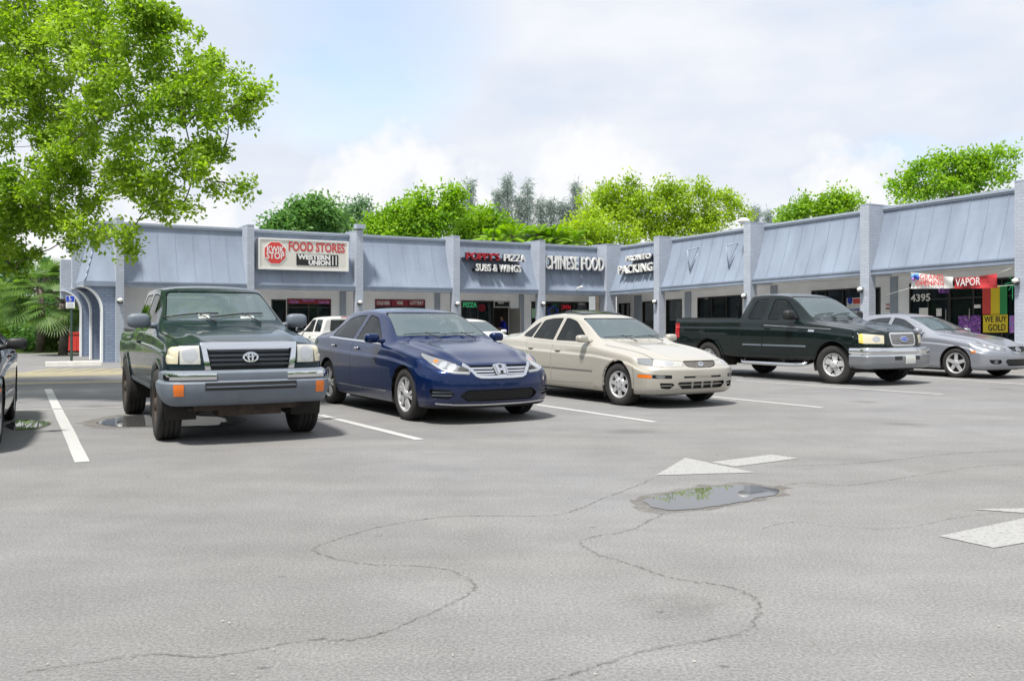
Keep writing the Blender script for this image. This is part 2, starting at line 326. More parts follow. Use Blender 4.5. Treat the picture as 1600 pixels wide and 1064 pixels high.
# puddles
def puddle_mat():
    m = bpy.data.materials.new('puddle_water'); m.use_nodes = True; t = m.node_tree; b = t.nodes['Principled BSDF']
    b.inputs['Base Color'].default_value = (.07, .07, .072, 1); b.inputs['Roughness'].default_value = .015; b.inputs['IOR'].default_value = 1.38
    b.inputs['Coat Roughness'].default_value = .012
    return m
M['water'] = puddle_mat(); M['damp'] = crack_mat('damp_asphalt', (.150, .135, .115), .34, .85, 5)
def blob(pxs, name, m, z, grow=1.0, jit=.012, seed=0):
    pts = [gp(*p) for p in pxs]; c = sum(pts, Vector()) / len(pts); pts = [c + (p - c) * grow for p in pts]
    sp = smooth_path(pts + [pts[0]], 9)[:-1]
    sp = [p + Vector((noise.noise(p * 7 + Vector((seed, 0, 0))), noise.noise(p * 7 + Vector((0, seed, 9))), 0)) * jit * 2 for p in sp]
    return sheet(name, sp, m, z)
PUD = [(1008, 781), (1030, 774), (1065, 768), (1100, 762), (1140, 759), (1185, 760), (1216, 766), (1205, 775), (1170, 782), (1120, 791), (1080, 796), (1040, 797), (1015, 791)]
blob(PUD, 'damp_patch', M['damp'], .0025, 1.22, .05, 3); tag(blob(PUD, 'puddle', M['water'], .005, 1.0, .016, 1), kind='structure')
P2 = [(150, 661), (185, 652), (225, 649), (300, 650), (352, 654), (340, 664), (290, 666), (220, 667), (175, 666)]
blob(P2, 'damp_patch', M['damp'], .0025, 1.3, .05, 5); blob(P2, 'puddle', M['water'], .0052, 1, .02, 6)
P3 = [(10, 664), (28, 657), (55, 657), (78, 661), (66, 668), (40, 671), (15, 671)]
blob(P3, 'damp_patch', M['damp'], .0025, 1.1, .03, 8); blob(P3, 'puddle', M['water'], .0052, 1, .02, 9)
# faded yellow hatching and drive lane by the left end, grass strip behind
sheet('yellow_marking', [gp(-60, 592), gp(190, 586), gp(420, 580), gp(420, 576), (gp(190, 580)), gp(-60, 584)], M['yellow'], .0045)
sheet('yellow_marking', [gp(-60, 603), gp(190, 598), gp(330, 594), gp(330, 591.5), gp(190, 595), gp(-60, 599)], M['yellow'], .0045)
for k in range(7):
    x = 20 + k * 26; sheet('yellow_marking', [gp(x, 584), gp(x + 60, 576), gp(x + 78, 576), gp(x + 18, 584)], M['yellow'], .0055)
# ------------------------------------------------------------- the L-shaped shopping strip
M['roof'] = mat('blue_metal_roof', (.225, .268, .34), .55, var=.19, vscale=1.1, streak=True, bump=.12, bscale=2.5)
M['cap'] = mat('roof_edge_metal', (.34, .39, .46), .5)
M['brick'] = brick_mat('painted_brick', (.43, .47, .54), (.345, .385, .455))
M['brickd'] = brick_mat('painted_blue_brick', (.27, .33, .45), (.18, .22, .31))
M['wall'] = mat('white_stucco', (.82, .84, .86), .85, var=.07, vscale=1.5, bump=.15, bscale=40)
M['soffit'] = mat('soffit_paint', (.78, .78, .78), .85, var=.06)
M['pilaster'] = mat('grey_blue_paint', (.30, .35, .42), .75, var=.08)
M['bronze'] = mat('bronze_frame', (.035, .032, .03), .4, metal=.4)
M['alu'] = mat('aluminium_frame', (.45, .44, .42), .45, metal=.5)
M['white'] = mat('white_plastic', (.72, .72, .70), .4)
M['cream'] = mat('cream_sign_face', (.66, .64, .58), .45)
M['red'] = mat('red_plastic', (.62, .05, .04), .4); M['dred'] = mat('dark_red_vinyl', (.22, .015, .03), .5)
M['redletter'] = mat('red_letter', (.33, .012, .02), .4)
M['black'] = mat('black_paint', (.012, .012, .013), .45); M['navy'] = mat('navy_return', (.03, .035, .05), .5)
M['yellowv'] = mat('yellow_vinyl', (.75, .58, .02), .6); M['greenv'] = mat('green_vinyl', (.02, .28, .08), .6); M['purple'] = mat('purple_vinyl', (.22, .05, .36), .6, var=.6, vscale=5)
M['blue'] = mat('blue_paint', (.01, .05, .42), .45); M['pinkv'] = mat('violet_vinyl', (.45, .22, .62), .6)
M['neonred'] = mat('red_neon', (1, .04, .06), .4, emit=1.1); M['neongreen'] = mat('green_neon', (.03, .42, .16), .4, emit=.22)
M['interior'] = mat('store_interior', (.10, .085, .07), .9, var=.4, vscale=2); M['warm'] = mat('warm_interior_wall', (.34, .20, .08), .8, var=.2)
M['floor'] = mat('store_floor', (.16, .15, .14), .6); M['pole'] = mat('green_steel_post', (.04, .07, .06), .5)
M['beige'] = mat('beige_blind', (.33, .30, .22), .8, var=.15, vscale=3, streak=True)
def mural_mat(name, a, b, c3):
    m = mat(name, a, .5); t = m.node_tree; bs = t.nodes['Principled BSDF']; co = N(t, 'ShaderNodeTexCoord'); n = N(t, 'ShaderNodeTexNoise'); n.inputs['Scale'].default_value = 3.2; n.inputs['Detail'].default_value = 3; n.inputs['Distortion'].default_value = 2.5; t.links.new(co.outputs['Object'], n.inputs['Vector'])
    r = N(t, 'ShaderNodeValToRGB'); r.color_ramp.interpolation = 'CONSTANT'
    for p, cc in ((0, a), (.42, b), (.52, a), (.58, c3), (.66, b)):
        e = r.color_ramp.elements[0] if p == 0 else r.color_ramp.elements.new(p); e.color = (*cc, 1)
    t.links.new(n.outputs[0], r.inputs[0]); t.links.new(r.outputs[0], bs.inputs['Base Color']); return m
M['purple'] = mural_mat('purple_mural', (.05, .015, .10), (.25, .07, .42), (.55, .30, .62)); M['pinkv2'] = mural_mat('violet_mural', (.25, .10, .45), (.50, .22, .60), (.12, .25, .6))
def store_glass(name, tint=.35, base=(.02, .03, .035)):
    m = bpy.data.materials.new(name); m.use_nodes = True; t = m.node_tree; t.nodes.clear(); o = N(t, 'ShaderNodeOutputMaterial')
    tr = N(t, 'ShaderNodeBsdfTransparent'); tr.inputs[0].default_value = (tint, tint * 1.02, tint * 1.02, 1)
    p = N(t, 'ShaderNodeBsdfPrincipled'); p.inputs['Base Color'].default_value = (*base, 1); p.inputs['Roughness'].default_value = .03; p.inputs['IOR'].default_value = 1.5
    mx = N(t, 'ShaderNodeMixShader'); mx.inputs[0].default_value = .55; t.links.new(tr.outputs[0], mx.inputs[1]); t.links.new(p.outputs[0], mx.inputs[2]); t.links.new(mx.outputs[0], o.inputs[0]); return m
M['sglass'] = store_glass('shop_glass')
class Wing:
    def __init__(s, o, a, b, slope): s.o = o; s.a = a; s.b = b; s.sl = slope
    def T(s, a, b, z): return s.o + s.a * a + s.b * b + Vector((0, 0, z + s.sl * a))
    def solve(s, px, b=0.0):
        r = (px - 800) / FPX; o = s.o + s.b * b
        return (o.y * r - o.x) / (s.a.x - s.a.y * r)
    def zat(s, px, py, b=0.0):
        a = s.solve(px, b); Y = s.o.y + s.a.y * a + s.b.y * b
        return CAM_H - (py - HZ) / FPX * Y - s.sl * a
    def ax(s): return (s.a + Vector((0, 0, s.sl))).normalized()
L = Wing(gp(187, 566), U, V, 0.0)
RW = Wing(L.T(18.4, 0, 0), -V, U, 0.024)
ZB, ZF, ZM, ZC, ZP = 2.28, 2.43, 4.22, 4.275, 4.315     # fascia bottom, fascia top, mansard top, cap, pillar top
WB = 1.9                                               # depth of the shop fronts behind the pillars
bld = empty('shopping_plaza', L.T(9, 3, 0), 0, 'long low L-shaped shopping plaza with blue-grey metal mansard roof and painted brick pillars', 'shopping plaza')
def mans(t): return .08 + .56 * (1 - (1 - t) ** 1.35)  # depth of the mansard skin at height fraction t
def bay(w, a0, a1, nseam, hip0=None):
    mb = MB(); nz = 9
    def P(a, t, out=0.0): return w.T(a, mans(t) - out, ZF + (ZM - ZF) * t)
    for k in range(nz):
        mb.add([P(a0, k / nz), P(a1, k / nz), P(a1, (k + 1) / nz), P(a0, (k + 1) / nz)], [(0, 1, 2, 3)], 0, True)
    for i in range(1, nseam):
        a = a0 + (a1 - a0) * i / nseam + random.uniform(-.012, .012)
        for k in range(nz):
            t0, t1 = k / nz, (k + 1) / nz
            mb.hexa([P(a - .009, t0, .013), P(a + .009, t0, .013), P(a + .011, t0, -.01), P(a - .011, t0, -.01), P(a - .009, t1, .013), P(a + .009, t1, .013), P(a + .011, t1, -.01), P(a - .011, t1, -.01)])
    mb.build('roof_panel', M['roof'], bld, True, fix=False)
    f = MB(); f.box(a0, a1, .03, .32, ZB, ZF, w.T); f.box(a0, a1, .012, .03, ZF - .035, ZF + .01, w.T); f.build('fascia', M['roof'], bld, True)
    c = MB(); c.box(a0, a1, mans(1) - .07, mans(1) + .25, ZM - .015, ZC, w.T); c.box(a0, a1, mans(1) - .045, mans(1) - .0, ZM - .07, ZM - .018, w.T); c.build('roof_edge', M['cap'], bld, True)
def pillar(w, a0, a1, zt=ZP, depth=1.0):
    mb = MB(); mb.box(a0, a1, -.05, .24, -.6, ZB, w.T); mb.box(a0, a1, -.05, depth, ZB, zt, w.T); mb.box(a0 - .006, a1 + .006, -.056, depth, zt, zt + .03, w.T)
    mb.build('brick_pillar', M['brick'], bld, True, uv=True)
# left wing pillars (front faces measured at their foot) and bays
lp = [(L.solve(181), L.solve(193.5)), (L.solve(386), L.solve(396.6)), (L.solve(556), L.solve(566.6)), (L.solve(707.6), L.solve(717.6)), (L.solve(841.9), L.solve(851))]
for a0, a1 in lp: pillar(L, a0, a1)
mb = MB(); mb.box(18.28, 18.75, -.05, .42, -.6, ZB, L.T); mb.box(18.28, 19.15, -.05, 1.0, ZB, ZP, L.T); mb.box(18.274, 19.15, -.056, 1.0, ZP, ZP + .03, L.T); mb.build('brick_pillar', M['brick'], bld, True, uv=True)
edges = lp + [(18.28, 19)]
for i in range(5): bay(L, edges[i][1], edges[i + 1][0], [7, 7, 6, 7, 6][i])
rp = [RW.solve(1023), RW.solve(1163.5), RW.solve(1345.6), RW.solve(1587)]; rp = [(s, s + .31) for s in rp]; rp.append((rp[-1][0] + 4.5, rp[-1][0] + 4.81))
for a0, a1 in rp: pillar(RW, a0, a1)
e2 = [(0, .05)] + rp
for i in range(5): bay(RW, e2[i][1], e2[i + 1][0], [6, 8, 8, 8, 8][i])
# left end: overhanging mansard, brick fins with a quarter arch, lower pier at the back
mb = MB(); a1 = lp[0][0]; nz = 8
def PH(k, t): return L.T(a1 - (.84 if k else 0) * (1 - .48 * (1 - (1 - t) ** 1.35)) if k else a1, mans(t), ZF + (ZM - ZF) * t)
def PS(b, t): return L.T(a1 - .84 + .84 * .48 * (1 - (1 - t) ** 1.35), b, ZF + (ZM - ZF) * t)
for k in range(nz):
    t0, t1 = k / nz, (k + 1) / nz
    mb.add([PH(1, t0), PH(0, t0), PH(0, t1), PH(1, t1)], [(0, 1, 2, 3)], 0, True)
    mb.add([PS(2.6, t0), PH(1, t0), PH(1, t1), PS(2.6, t1)], [(0, 1, 2, 3)], 0, True)
    mb.tube([PH(1, t0), PH(1, t1)], .022, 6)
mb.build('roof_panel', M['roof'], bld, True, fix=False)
f = MB(); f.box(a1 - .88, a1, .03, .32, ZB, ZF, L.T); f.box(a1 - .88, a1 - .6, .32, 2.6, ZB, ZF, L.T); f.build('fascia', M['roof'], bld, True)
c = MB(); c.box(a1 - .5, a1, mans(1) - .07, mans(1) + .25, ZM - .015, ZC, L.T); c.box(a1 - .5, a1 - .3, mans(1) + .25, 2.6, ZM - .015, ZC, L.T); c.build('roof_edge', M['cap'], bld, True)
def fin(b, th=.24):
    foot = a1 - .36; arc = [(foot - .0 - .62 * (1 - math.cos(t)), 1.55 + .73 * math.sin(t)) for t in [i / 10 * math.pi / 2 for i in range(11)]]
    pts = [(a1 + .02, -.5), (foot, -.5)] + arc + [(a1 + .02, ZB)]
    mb = MB(); mb.prism([L.T(p[0], b, p[1]) for p in pts], V * th); mb.build('brick_fin', M['brickd'], bld, True, uv=True)
    e = MB()
    ee = [(foot, -.5)] + arc
    for i in range(len(ee) - 1):
        p, q = ee[i], ee[i + 1]; o = .035
        e.hexa([L.T(p[0] - o, b - .02, p[1] - .01), L.T(p[0] + .02, b - .02, p[1] + .01), L.T(p[0] + .02, b + th, p[1] + .01), L.T(p[0] - o, b + th, p[1] - .01),
                L.T(q[0] - o, b - .02, q[1] - .01), L.T(q[0] + .02, b - .02, q[1] + .01), L.T(q[0] + .02, b + th, q[1] + .01), L.T(q[0] - o, b + th, q[1] - .01)])
    e.build('fin_edge', M['wall'], bld, True)
for b in (.12, 2.62, 5.3): fin(b)
mb = MB(); mb.box(a1 - .92, a1 - .45, 2.62, 2.9, 2.2, ZP - .25, L.T); mb.box(a1 - .99, a1 - .50, 5.4, 5.75, 2.0, 3.35, L.T); mb.box(a1 - .5, a1, 2.9, 5.4, 2.28, 3.9, L.T); mb.build('brick_pillar', M['brick'], bld, True, uv=True)
# shop-front wall of each wing with real openings, soffit, interior shell, flat roof
def front(w, s0, s1, openings, zt=ZB + .03, back=6.0):
    mb = MB(); cur = s0; th = .14
    for (a0, a1, z0, z1) in sorted(openings):
        if a0 > cur: mb.box(cur, a0, WB, WB + th, -.6, zt, w.T)
        if z1 < zt: mb.box(a0, a1, WB, WB + th, z1, zt, w.T)
        if z0 > -.3: mb.box(a0, a1, WB, WB + th, -.6, z0, w.T)
        cur = max(cur, a1)
    if cur < s1: mb.box(cur, s1, WB, WB + th, -.6, zt, w.T)
    mb.build('wall', M['wall'], bld, True)
    sfm = MB(); sfm.box(s0, s1, .32, WB, ZB + .03, ZB + .09, w.T); sfm.build('soffit', M['soffit'], bld, True)
    it = MB(); it.box(s0, s1, back, back + .1, -.6, 2.6, w.T, 0); it.box(s0, s1, WB + th, back, 2.45, 2.55, w.T, 0); it.box(s0, s1, WB + th, back, -.3, .06, w.T, 1)
    it.build('interior_shell', [M['interior'], M['floor']], bld, True)
ZFLR = .06
def rect(w, px0, px1, py, b=WB, z0=None, py1=None):
    a0, a1 = w.solve(px0, b), w.solve(px1, b); zt = w.zat((px0 + px1) / 2, py, b)
    zb = ZFLR if z0 is None and py1 is None else (z0 if py1 is None else w.zat((px0 + px1) / 2, py1, b))
    return (a0, a1, zb, zt)
OL = dict(kwin=rect(L, 424, 447, 468), kdoor=rect(L, 448.5, 517, 467), beer=rect(L, 586, 664, 468, z0=.7), pizza=rect(L, 720.5, 797, 470), cdoor=rect(L, 830, 839, 471), chin=rect(L, 852, 920, 471.5, z0=.6))
OR = dict(p1=rect(RW, 967, 985, 474), p2=rect(RW, 1004, 1023, 471), d1=rect(RW, 1041, 1065.5, 468), s1=rect(RW, 1090, 1160, 463), s2=rect(RW, 1268, 1345, 452, z0=.3), d2=rect(RW, 1366, 1376, 449), vapor=rect(RW, 1421, 1590, 438))
front(L, -.0, 18.6, list(OL.values())); front(RW, -WB, rp[-1][1], list(OR.values()))
sd_ = MB(); sd_.box(a1 + .0, a1 + .15, 1.0, 12, -.6, ZM, L.T); sd_.build('side_wall', M['brickd'], bld, True, uv=True)
rf = MB(); rf.box(a1 - .2, 19.0, .75, 12, ZM - .2, ZM - .05, L.T); rf.box(-.5, rp[-1][1], .75, 12, ZM - .2, ZM - .05, RW.T); rf.build('flat_roof', M['cap'], bld, True)
bw = MB(); bw.box(a1, 28, 12, 12.2, -.6, ZM, L.T); bw.box(-10, rp[-1][1], 12, 12.2, -.6, ZM, RW.T); bw.build('back_wall', M['wall'], bld, True)
# walkway slabs in front of the shops, inside the pillar line
wk = MB(); wk.box(.0, 18.4, -.35, WB, -.3, .05, L.T); tag(wk.build('walkway', M['concrete']), kind='structure')
wk = MB(); wk.box(-2, rp[-1][1], -.35, WB, -.9, .05, RW.T); tag(wk.build('walkway', M['concrete']), kind='structure')
# grey pilasters on the wall
def pil(w, px0, px1): 
    a0, a1 = w.solve(px0, WB), w.solve(px1, WB); mb = MB(); mb.box(a0, a1, WB - .045, WB - .002, -.5, ZB + .02, w.T); mb.build('pilaster', M['pilaster'], bld, True)
for p in ((531, 540), (679, 687), (811, 818), (936, 945)): pil(L, *p)
for p in ((992, 1003), (1071, 1080), (1205, 1215), (1392, 1403)): pil(RW, *p)
# storefronts: frame > panes; doors
def storefront(w, r, cols, trans=None, frame='bronze', label=None, doors=(), blind=()):
    a0, a1, z0, z1 = r; fr = MB(); t = .045; b0, b1 = WB - .02, WB + .09
    fr.box(a0, a0 + t, b0, b1, z0, z1, w.T); fr.box(a1 - t, a1, b0, b1, z0, z1, w.T); fr.box(a0 + t, a1 - t, b0, b1, z1 - t, z1, w.T); fr.box(a0 + t, a1 - t, b0, b1, z0, z0 + t, w.T)
    xs = [a0 + t] + [a0 + (a1 - a0) * c for c in cols] + [a1 - t]
    for c in xs[1:-1]: fr.box(c - t / 2, c + t / 2, b0 + .003, b1, z0 + t, z1 - t, w.T)
    if trans: fr.box(a0 + t, a1 - t, b0 + .006, b1 - .004, trans - t / 2, trans + t / 2, w.T)
    o = fr.build('storefront', M[frame], bld, True)
    for i in range(len(xs) - 1):
        g = MB(); x0, x1 = xs[i] + t / 2, xs[i + 1] - t / 2
        if i in doors and i == 'open': continue
        g.box(x0, x1, WB + .03, WB + .042, z0 + t, z1 - t, w.T)
        p = g.build('pane', M['sglass'], None); me = p.data
        I = PM[bld.name].inverted(); me.transform(I); p.parent = o
        if i in doors:
            h = MB(); h.tube([w.T(x1 - .07, WB - .06, z0 + .85), w.T(x1 - .07, WB - .06, z0 + 1.2)], .014, 6); h.tube([w.T(x1 - .07, WB + .0, z0 + .87), w.T(x1 - .07, WB - .06, z0 + .87)], .01, 6); hh = h.build('door_handle', M['alu'], None); hh.data.transform(I); hh.parent = o
        if i in blind:
            h = MB(); h.box(x0, x1, WB + .3, WB + .32, z0, z1, w.T); hh = h.build('blind', M['beige'], None); hh.data.transform(I); hh.parent = o
    return o
storefront(L, OL['kwin'], [], None); storefront(L, OL['kdoor'], [.48], OL['kdoor'][3] - .3, doors=(0, 1)); storefront(L, OL['beer'], [.33, .67], OL['beer'][3] - .30)
a0, a1p, z0, z1 = OL['pizza']; da0, da1 = L.solve(771, WB), L.solve(797, WB)
storefront(L, (a0, da0, z0, z1), [.5], None); storefront(L, (da0, da1, z1 - .27, z1), [], None, 'alu')
storefront(L, OL['cdoor'], []); storefront(L, OL['chin'], [.35, .72])
storefront(RW, OR['p1'], [.5]); storefront(RW, OR['p2'], []); storefront(RW, OR['d1'], [], doors=(0,)); storefront(RW, OR['s1'], [.33, .66], None, doors=(0,), blind=(1, 2)); storefront(RW, OR['s2'], [.3, .65]); storefront(RW, OR['d2'], [])
storefront(RW, OR['vapor'], [.19, .40, .62, .87], OR['vapor'][3] - .5, doors=(1, 2))
# open pizza door leaf, warm room behind
mb = MB(); mb.box(da0 + .05, da1 + .3, WB + 2.4, WB + 2.45, 0, 2.3, L.T); mb.build('interior_wall', M['warm'], bld, True)
lf = MB(); q = [(da1, .0), (da1, .05), (da1, .9), (da1, .85)]
lf.box(da1 - .045, da1 - .005, WB - .85, WB, .08, z1 - .3, L.T); lf.build('door', M['alu'], bld, True)
# things seen inside the shop windows
mb = MB()
for w, ra in ((L, OL['kdoor']), (L, OL['beer']), (RW, OR['s2']), (RW, OR['vapor']), (RW, OR['p2']), (L, OL['chin'])):
    for i in range(10):
        a = random.uniform(ra[0], ra[1]); h = random.uniform(.4, 1.4); b = random.uniform(WB + .8, WB + 2.5); mb.box(a - .2, a + .2, b, b + .25, .06, h, w.T, random.randint(0, 3))
mb.build('display_shelf', [M['white'], M['dred'], M['beige'], M['greenv']], bld, True)

# ------------------------------------------------------------- signs
def signplane(w, px0, px1, py0, py1, b):
    """left end, right end and heights of a sign measured on plane b: returns origin (centre), width, height"""
    a0, a1 = w.solve(px0, b), w.solve(px1, b); pm = (px0 + px1) / 2
    return a0, a1, w.zat(pm, py1, b), w.zat(pm, py0, b)
a0, a1s, z0, z1 = signplane(L, 403.6, 544.7, 374.2, 422.5, .02)
sg = empty('store_sign', L.T((a0 + a1s) / 2, .05, z0), 0, 'white box sign with red octagon and the words FOOD STORES on the mansard', 'store sign')
mb = MB(); mb.box(a0 + .05, a1s - .05, .03, .34, z0 + .05, z1 - .05, L.T); mb.build('sign_face', M['cream'], sg, True)
fr = MB(); t = .06
for (x0, x1, y0, y1) in ((a0, a0 + t, z0, z1), (a1s - t, a1s, z0, z1), (a0 + t, a1s - t, z0, z0 + t), (a0 + t, a1s - t, z1 - t, z1)): fr.box(x0, x1, .01, .36, y0, y1, L.T)
fr.build('sign_frame', M['white'], sg, True)
def sp(x, y): return L.T(a0 + (a1s - a0) * (x - 158) / 664, .028, z1 - (z1 - z0) * (y - 161 - (x - 490) * .022) / 228)
hx = (a1s - a0) / 664
def zc_(x, y): return z1 - (z1 - z0) * (y - 161) / 228
def octa(cx, cy, r, b, mi, mbx): mbx.prism([L.T(a0 + hx * (cx - 158) + r * math.cos(math.pi / 8 + k * math.pi / 4), b, zc_(cx, cy) + r * math.sin(math.pi / 8 + k * math.pi / 4)) for k in range(8)], V * .012, mi)
mb = MB(); octa(277, 268, hx * 88, .019, 0, mb); mb.build('octagon_border', M['white'], sg, True)
mb = MB(); octa(277, 268, hx * 80, .013, 0, mb); mb.build('octagon', M['red'], sg, True)
mb = MB(); ax = L.ax()
put_text(mb, 'KWIK', L.T(a0 + hx * 119, .012, zc_(0, 246)), ax, Z, .30, .003, .006, width=hx * 122); put_text(mb, 'STOP', L.T(a0 + hx * 119, .012, zc_(0, 292)), ax, Z, .30, .003, .006, width=hx * 128)
mb.build('lettering', M['white'], sg, True, fix=False)
mb = MB(); put_text(mb, 'FOOD STORES', L.T(a0 + hx * (582 - 158), .027, zc_(0, 219)), ax, Z, .41, .003, .012, width=hx * 420); mb.build('lettering', mat('red_print', (.52, .06, .06), .5), sg, True, fix=False)
mb = MB(); mb.box(a0 + hx * (430 - 158), a0 + hx * (742 - 158), .018, .03, zc_(0, 352), zc_(0, 268), L.T); mb.build('black_panel', M['black'], sg, True)
mb = MB(); put_text(mb, 'WESTERN', L.T(a0 + hx * (562 - 158), .016, zc_(0, 292)), ax, Z, .21, .002, .013, width=hx * 244); put_text(mb, 'UNION', L.T(a0 + hx * (601 - 158), .016, zc_(0, 332)), ax, Z, .21, .002, .013, width=hx * 164)
for x in (696, 722): mb.box(a0 + hx * (x - 158), a0 + hx * (x - 158 + 8), .012, .017, zc_(0, 345), zc_(0, 275), L.T)
mb.build('lettering', M['white'], sg, True, fix=False)
def channel(w, text, px0, px1, py0, py1, b, m, parent, bold=.005):
    a0, a1, z0, z1 = signplane(w, px0, px1, py0, py1, b); h = z1 - z0
    mb = MB(); put_text(mb, text, w.T((a0 + a1) / 2, b, (z0 + z1) / 2), w.ax(), Z, h * 1.36, .045, bold, width=a1 - a0, space=1.08)
    ns = len(mb.f); mb.build('lettering', m, parent, True, fix=False)
    bk = MB(); put_text(bk, text, w.T((a0 + a1) / 2, b + .10, (z0 + z1) / 2), w.ax(), Z, h * 1.36, .052, bold * .9, width=a1 - a0, space=1.08); bk.build('letter_return', M['navy'], parent, True, fix=False)
    return a0, a1, z0, z1
sg = empty('pizza_sign', L.T(13, .2, 3.0), 0, 'red and white channel letters reading PIZZA SUBS & WINGS on the mansard', 'store sign')
q = channel(L, "POPPY'S", 728, 779, 396, 407.5, .12, M['redletter'], sg); mb = MB(); mb.box(q[0], q[1] + 1.1, .2, .5, q[2] + .02, q[2] + .12, L.T)
channel(L, 'PIZZA', 786.5, 819.5, 398.5, 409.5, .12, M['white'], sg); q = channel(L, 'SUBS & WINGS', 742.8, 812.5, 414, 425.5, .10, M['white'], sg); mb.box(q[0], q[1], .2, .4, q[2] + .02, q[2] + .12, L.T); mb.build('raceway', M['navy'], sg, True)
sg = empty('chinese_food_sign', L.T(16.5, .2, 3.0), 0, 'white channel letters reading CHINESE FOOD beside the inside corner', 'store sign')
q = channel(L, 'CHINESE FOOD', 850.6, 942, 402, 423.5, .12, M['white'], sg, .008); mb = MB(); mb.box(q[0], q[1], .26, .4, q[2] + .15, q[2] + .22, L.T); mb.build('raceway', M['roof'], sg, True)
sg = empty('packing_sign', RW.T(1.8, .2, 3.0), 0, 'white channel letters reading PRONTO PACKING in the inside corner bay', 'store sign')
q = channel(RW, 'PRONTO', 980, 1018, 398.5, 407, .2, M['white'], sg); mb = MB(); mb.box(q[0], q[1] + .2, .3, .5, q[2] + .02, q[2] + .1, RW.T)
q = channel(RW, 'PACKING', 968, 1021.5, 413.5, 427, .14, M['white'], sg); mb.box(q[0] + .1, q[1], .26, .4, q[2] + .02, q[2] + .1, RW.T); mb.build('raceway', M['navy'], sg, True)
# empty triangular sign brackets
for px, py0, py1, lab in ((1077, 391, 424, 'empty grey metal sign bracket nearer the packing sign'), (1138, 384.5, 419, 'empty grey metal sign bracket nearer the roof floodlight pillar')):
    a = RW.solve(px, .2); zt, zb = RW.zat(px, py0, .2), RW.zat(px, py1, .2); mb = MB()
    tp = RW.T(a, .1, zt); bk = RW.T(a + .12, .62, zt + .12); lo = RW.T(a, .22, zb)
    mb.tube([tp, bk], .02, 6); mb.tube([tp, lo], .02, 6); mb.tube([bk, lo], .02, 6)
    tag(mb.build('sign_bracket', M['pilaster']), lab, 'bracket', 'empty sign brackets on the right mansard')
# window lettering and vinyl (all small things on the shop fronts)
def plate(name, w, px0, px1, py0, py1, b, m, label=None, cat=None, th=.012, parent=None):
    a0, a1, z0, z1 = signplane(w, px0, px1, py0, py1, b); mb = MB(); mb.box(a0, a1, b, b + th, z0, z1, w.T); o = mb.build(name, m, parent, bool(parent))
    if label: tag(o, label, cat)
    return (a0, a1, z0, z1), o
def wtext(name, w, text, px0, px1, py0, py1, b, m, parent, bold=.003):
    a0, a1, z0, z1 = signplane(w, px0, px1, py0, py1, b); mb = MB(); put_text(mb, text, w.T((a0 + a1) / 2, b, (z0 + z1) / 2), w.ax(), Z, (z1 - z0) * 1.36, .002, bold, width=a1 - a0); return mb.build(name, m, parent, world=bool(parent), fix=False)
def ws(name, w, px0, px1, py0, py1, b, m, label, cat, texts):
    a0, a1, z0, z1 = signplane(w, px0, px1, py0, py1, b); e = empty(name, w.T((a0 + a1) / 2, b, z0), 0, label, cat)
    mb = MB(); mb.box(a0, a1, b, b + .012, z0, z1, w.T); mb.build('sign_panel', m, e, True)
    for (t, x0, x1, y0, y1, mm) in texts: wtext('lettering', w, t, x0, x1, y0, y1, b - .004, mm, e)
    return e
Bf = WB - .04
ws('door_banner', L, 449.5, 516, 467.5, 475, Bf, M['dred'], 'dark red strip with pale script lettering over the food store door', 'sign', [('Coca-Cola', 452, 466, 469, 474, M['pinkv']), ('FOOD STORE', 473, 491, 468.5, 471, M['pinkv']), ('Coca-Cola', 498, 514, 469.5, 474.5, M['pinkv'])])
for i, (t, x0, x1) in enumerate((('COLD BEER', 586.5, 611), ('WINE', 612, 637.5), ('LOTTERY', 638.5, 663.5))):
    ws('window_sign', L, x0, x1, 468.5, 478.5, Bf, M['dred'], 'dark red window sign reading ' + t, 'sign', [(t, x0 + (2 if i != 1 else 8), x1 - (2 if i != 1 else 8), 471, 476.5, M['white'])])
ws('neon_sign', L, 494.5, 503.5, 481, 486.5, Bf + .09, M['black'], 'small green lit oval sign in the food store door', 'neon sign', [('ATM', 496, 502, 482.3, 485.3, M['neongreen'])])
ws('pizza_window_sign', L, 722.5, 745.5, 471.5, 481.5, Bf + .02, M['black'], 'black window sign with green letters reading PIZZA', 'sign', [('PIZZA', 723.5, 744.5, 473, 480.5, M['neongreen'])])
e = ws('neon_sign', L, 748, 763, 474, 487, Bf + .09, M['black'], 'round red lit neon sign in the pizza shop window', 'neon sign', [('OPEN', 749, 758, 479, 482.5, M['white'])])
mb = MB(); a_ = L.solve(753.5, Bf + .08); zz = L.zat(753, 481, Bf + .08); mb.prism([L.T(a_ + .16 * math.cos(k * math.pi / 8), Bf + .0885, zz + .15 * math.sin(k * math.pi / 8)) for k in range(16)], V * .0012); mb.build('neon_disc', M['neonred'], e, True)
wtext('lettering', L, '4379', 778, 787, 472, 475, WB + .02, M['white'], bld)
ws('neon_sign', L, 875.5, 892.5, 474.5, 486, Bf + .09, M['black'], 'red lit OPEN sign in the Chinese restaurant window', 'neon sign', [('OPEN', 876.5, 891.5, 477, 484, M['neonred'])])
wtext('lettering', L, '4381', 904, 913.5, 473.5, 477, WB + .02, M['white'], bld); e = ws('menu_sign', L, 853, 873, 474, 479.5, Bf + .085, M['black'], 'dark window sign with teal and red deli lettering', 'sign', [('EGG', 854, 862, 475, 478.5, M['redletter']), ('DELI', 864, 872, 475, 478.5, M['neongreen'])])
mb = MB(); a_ = L.solve(863, Bf + .08); zz = L.zat(863, 486, Bf + .08); mb.lathe([(0, .17), (-.012, .2), (0, .22), (.012, .2), (0, .17)], (0, 0, 0), 'Y', 20)
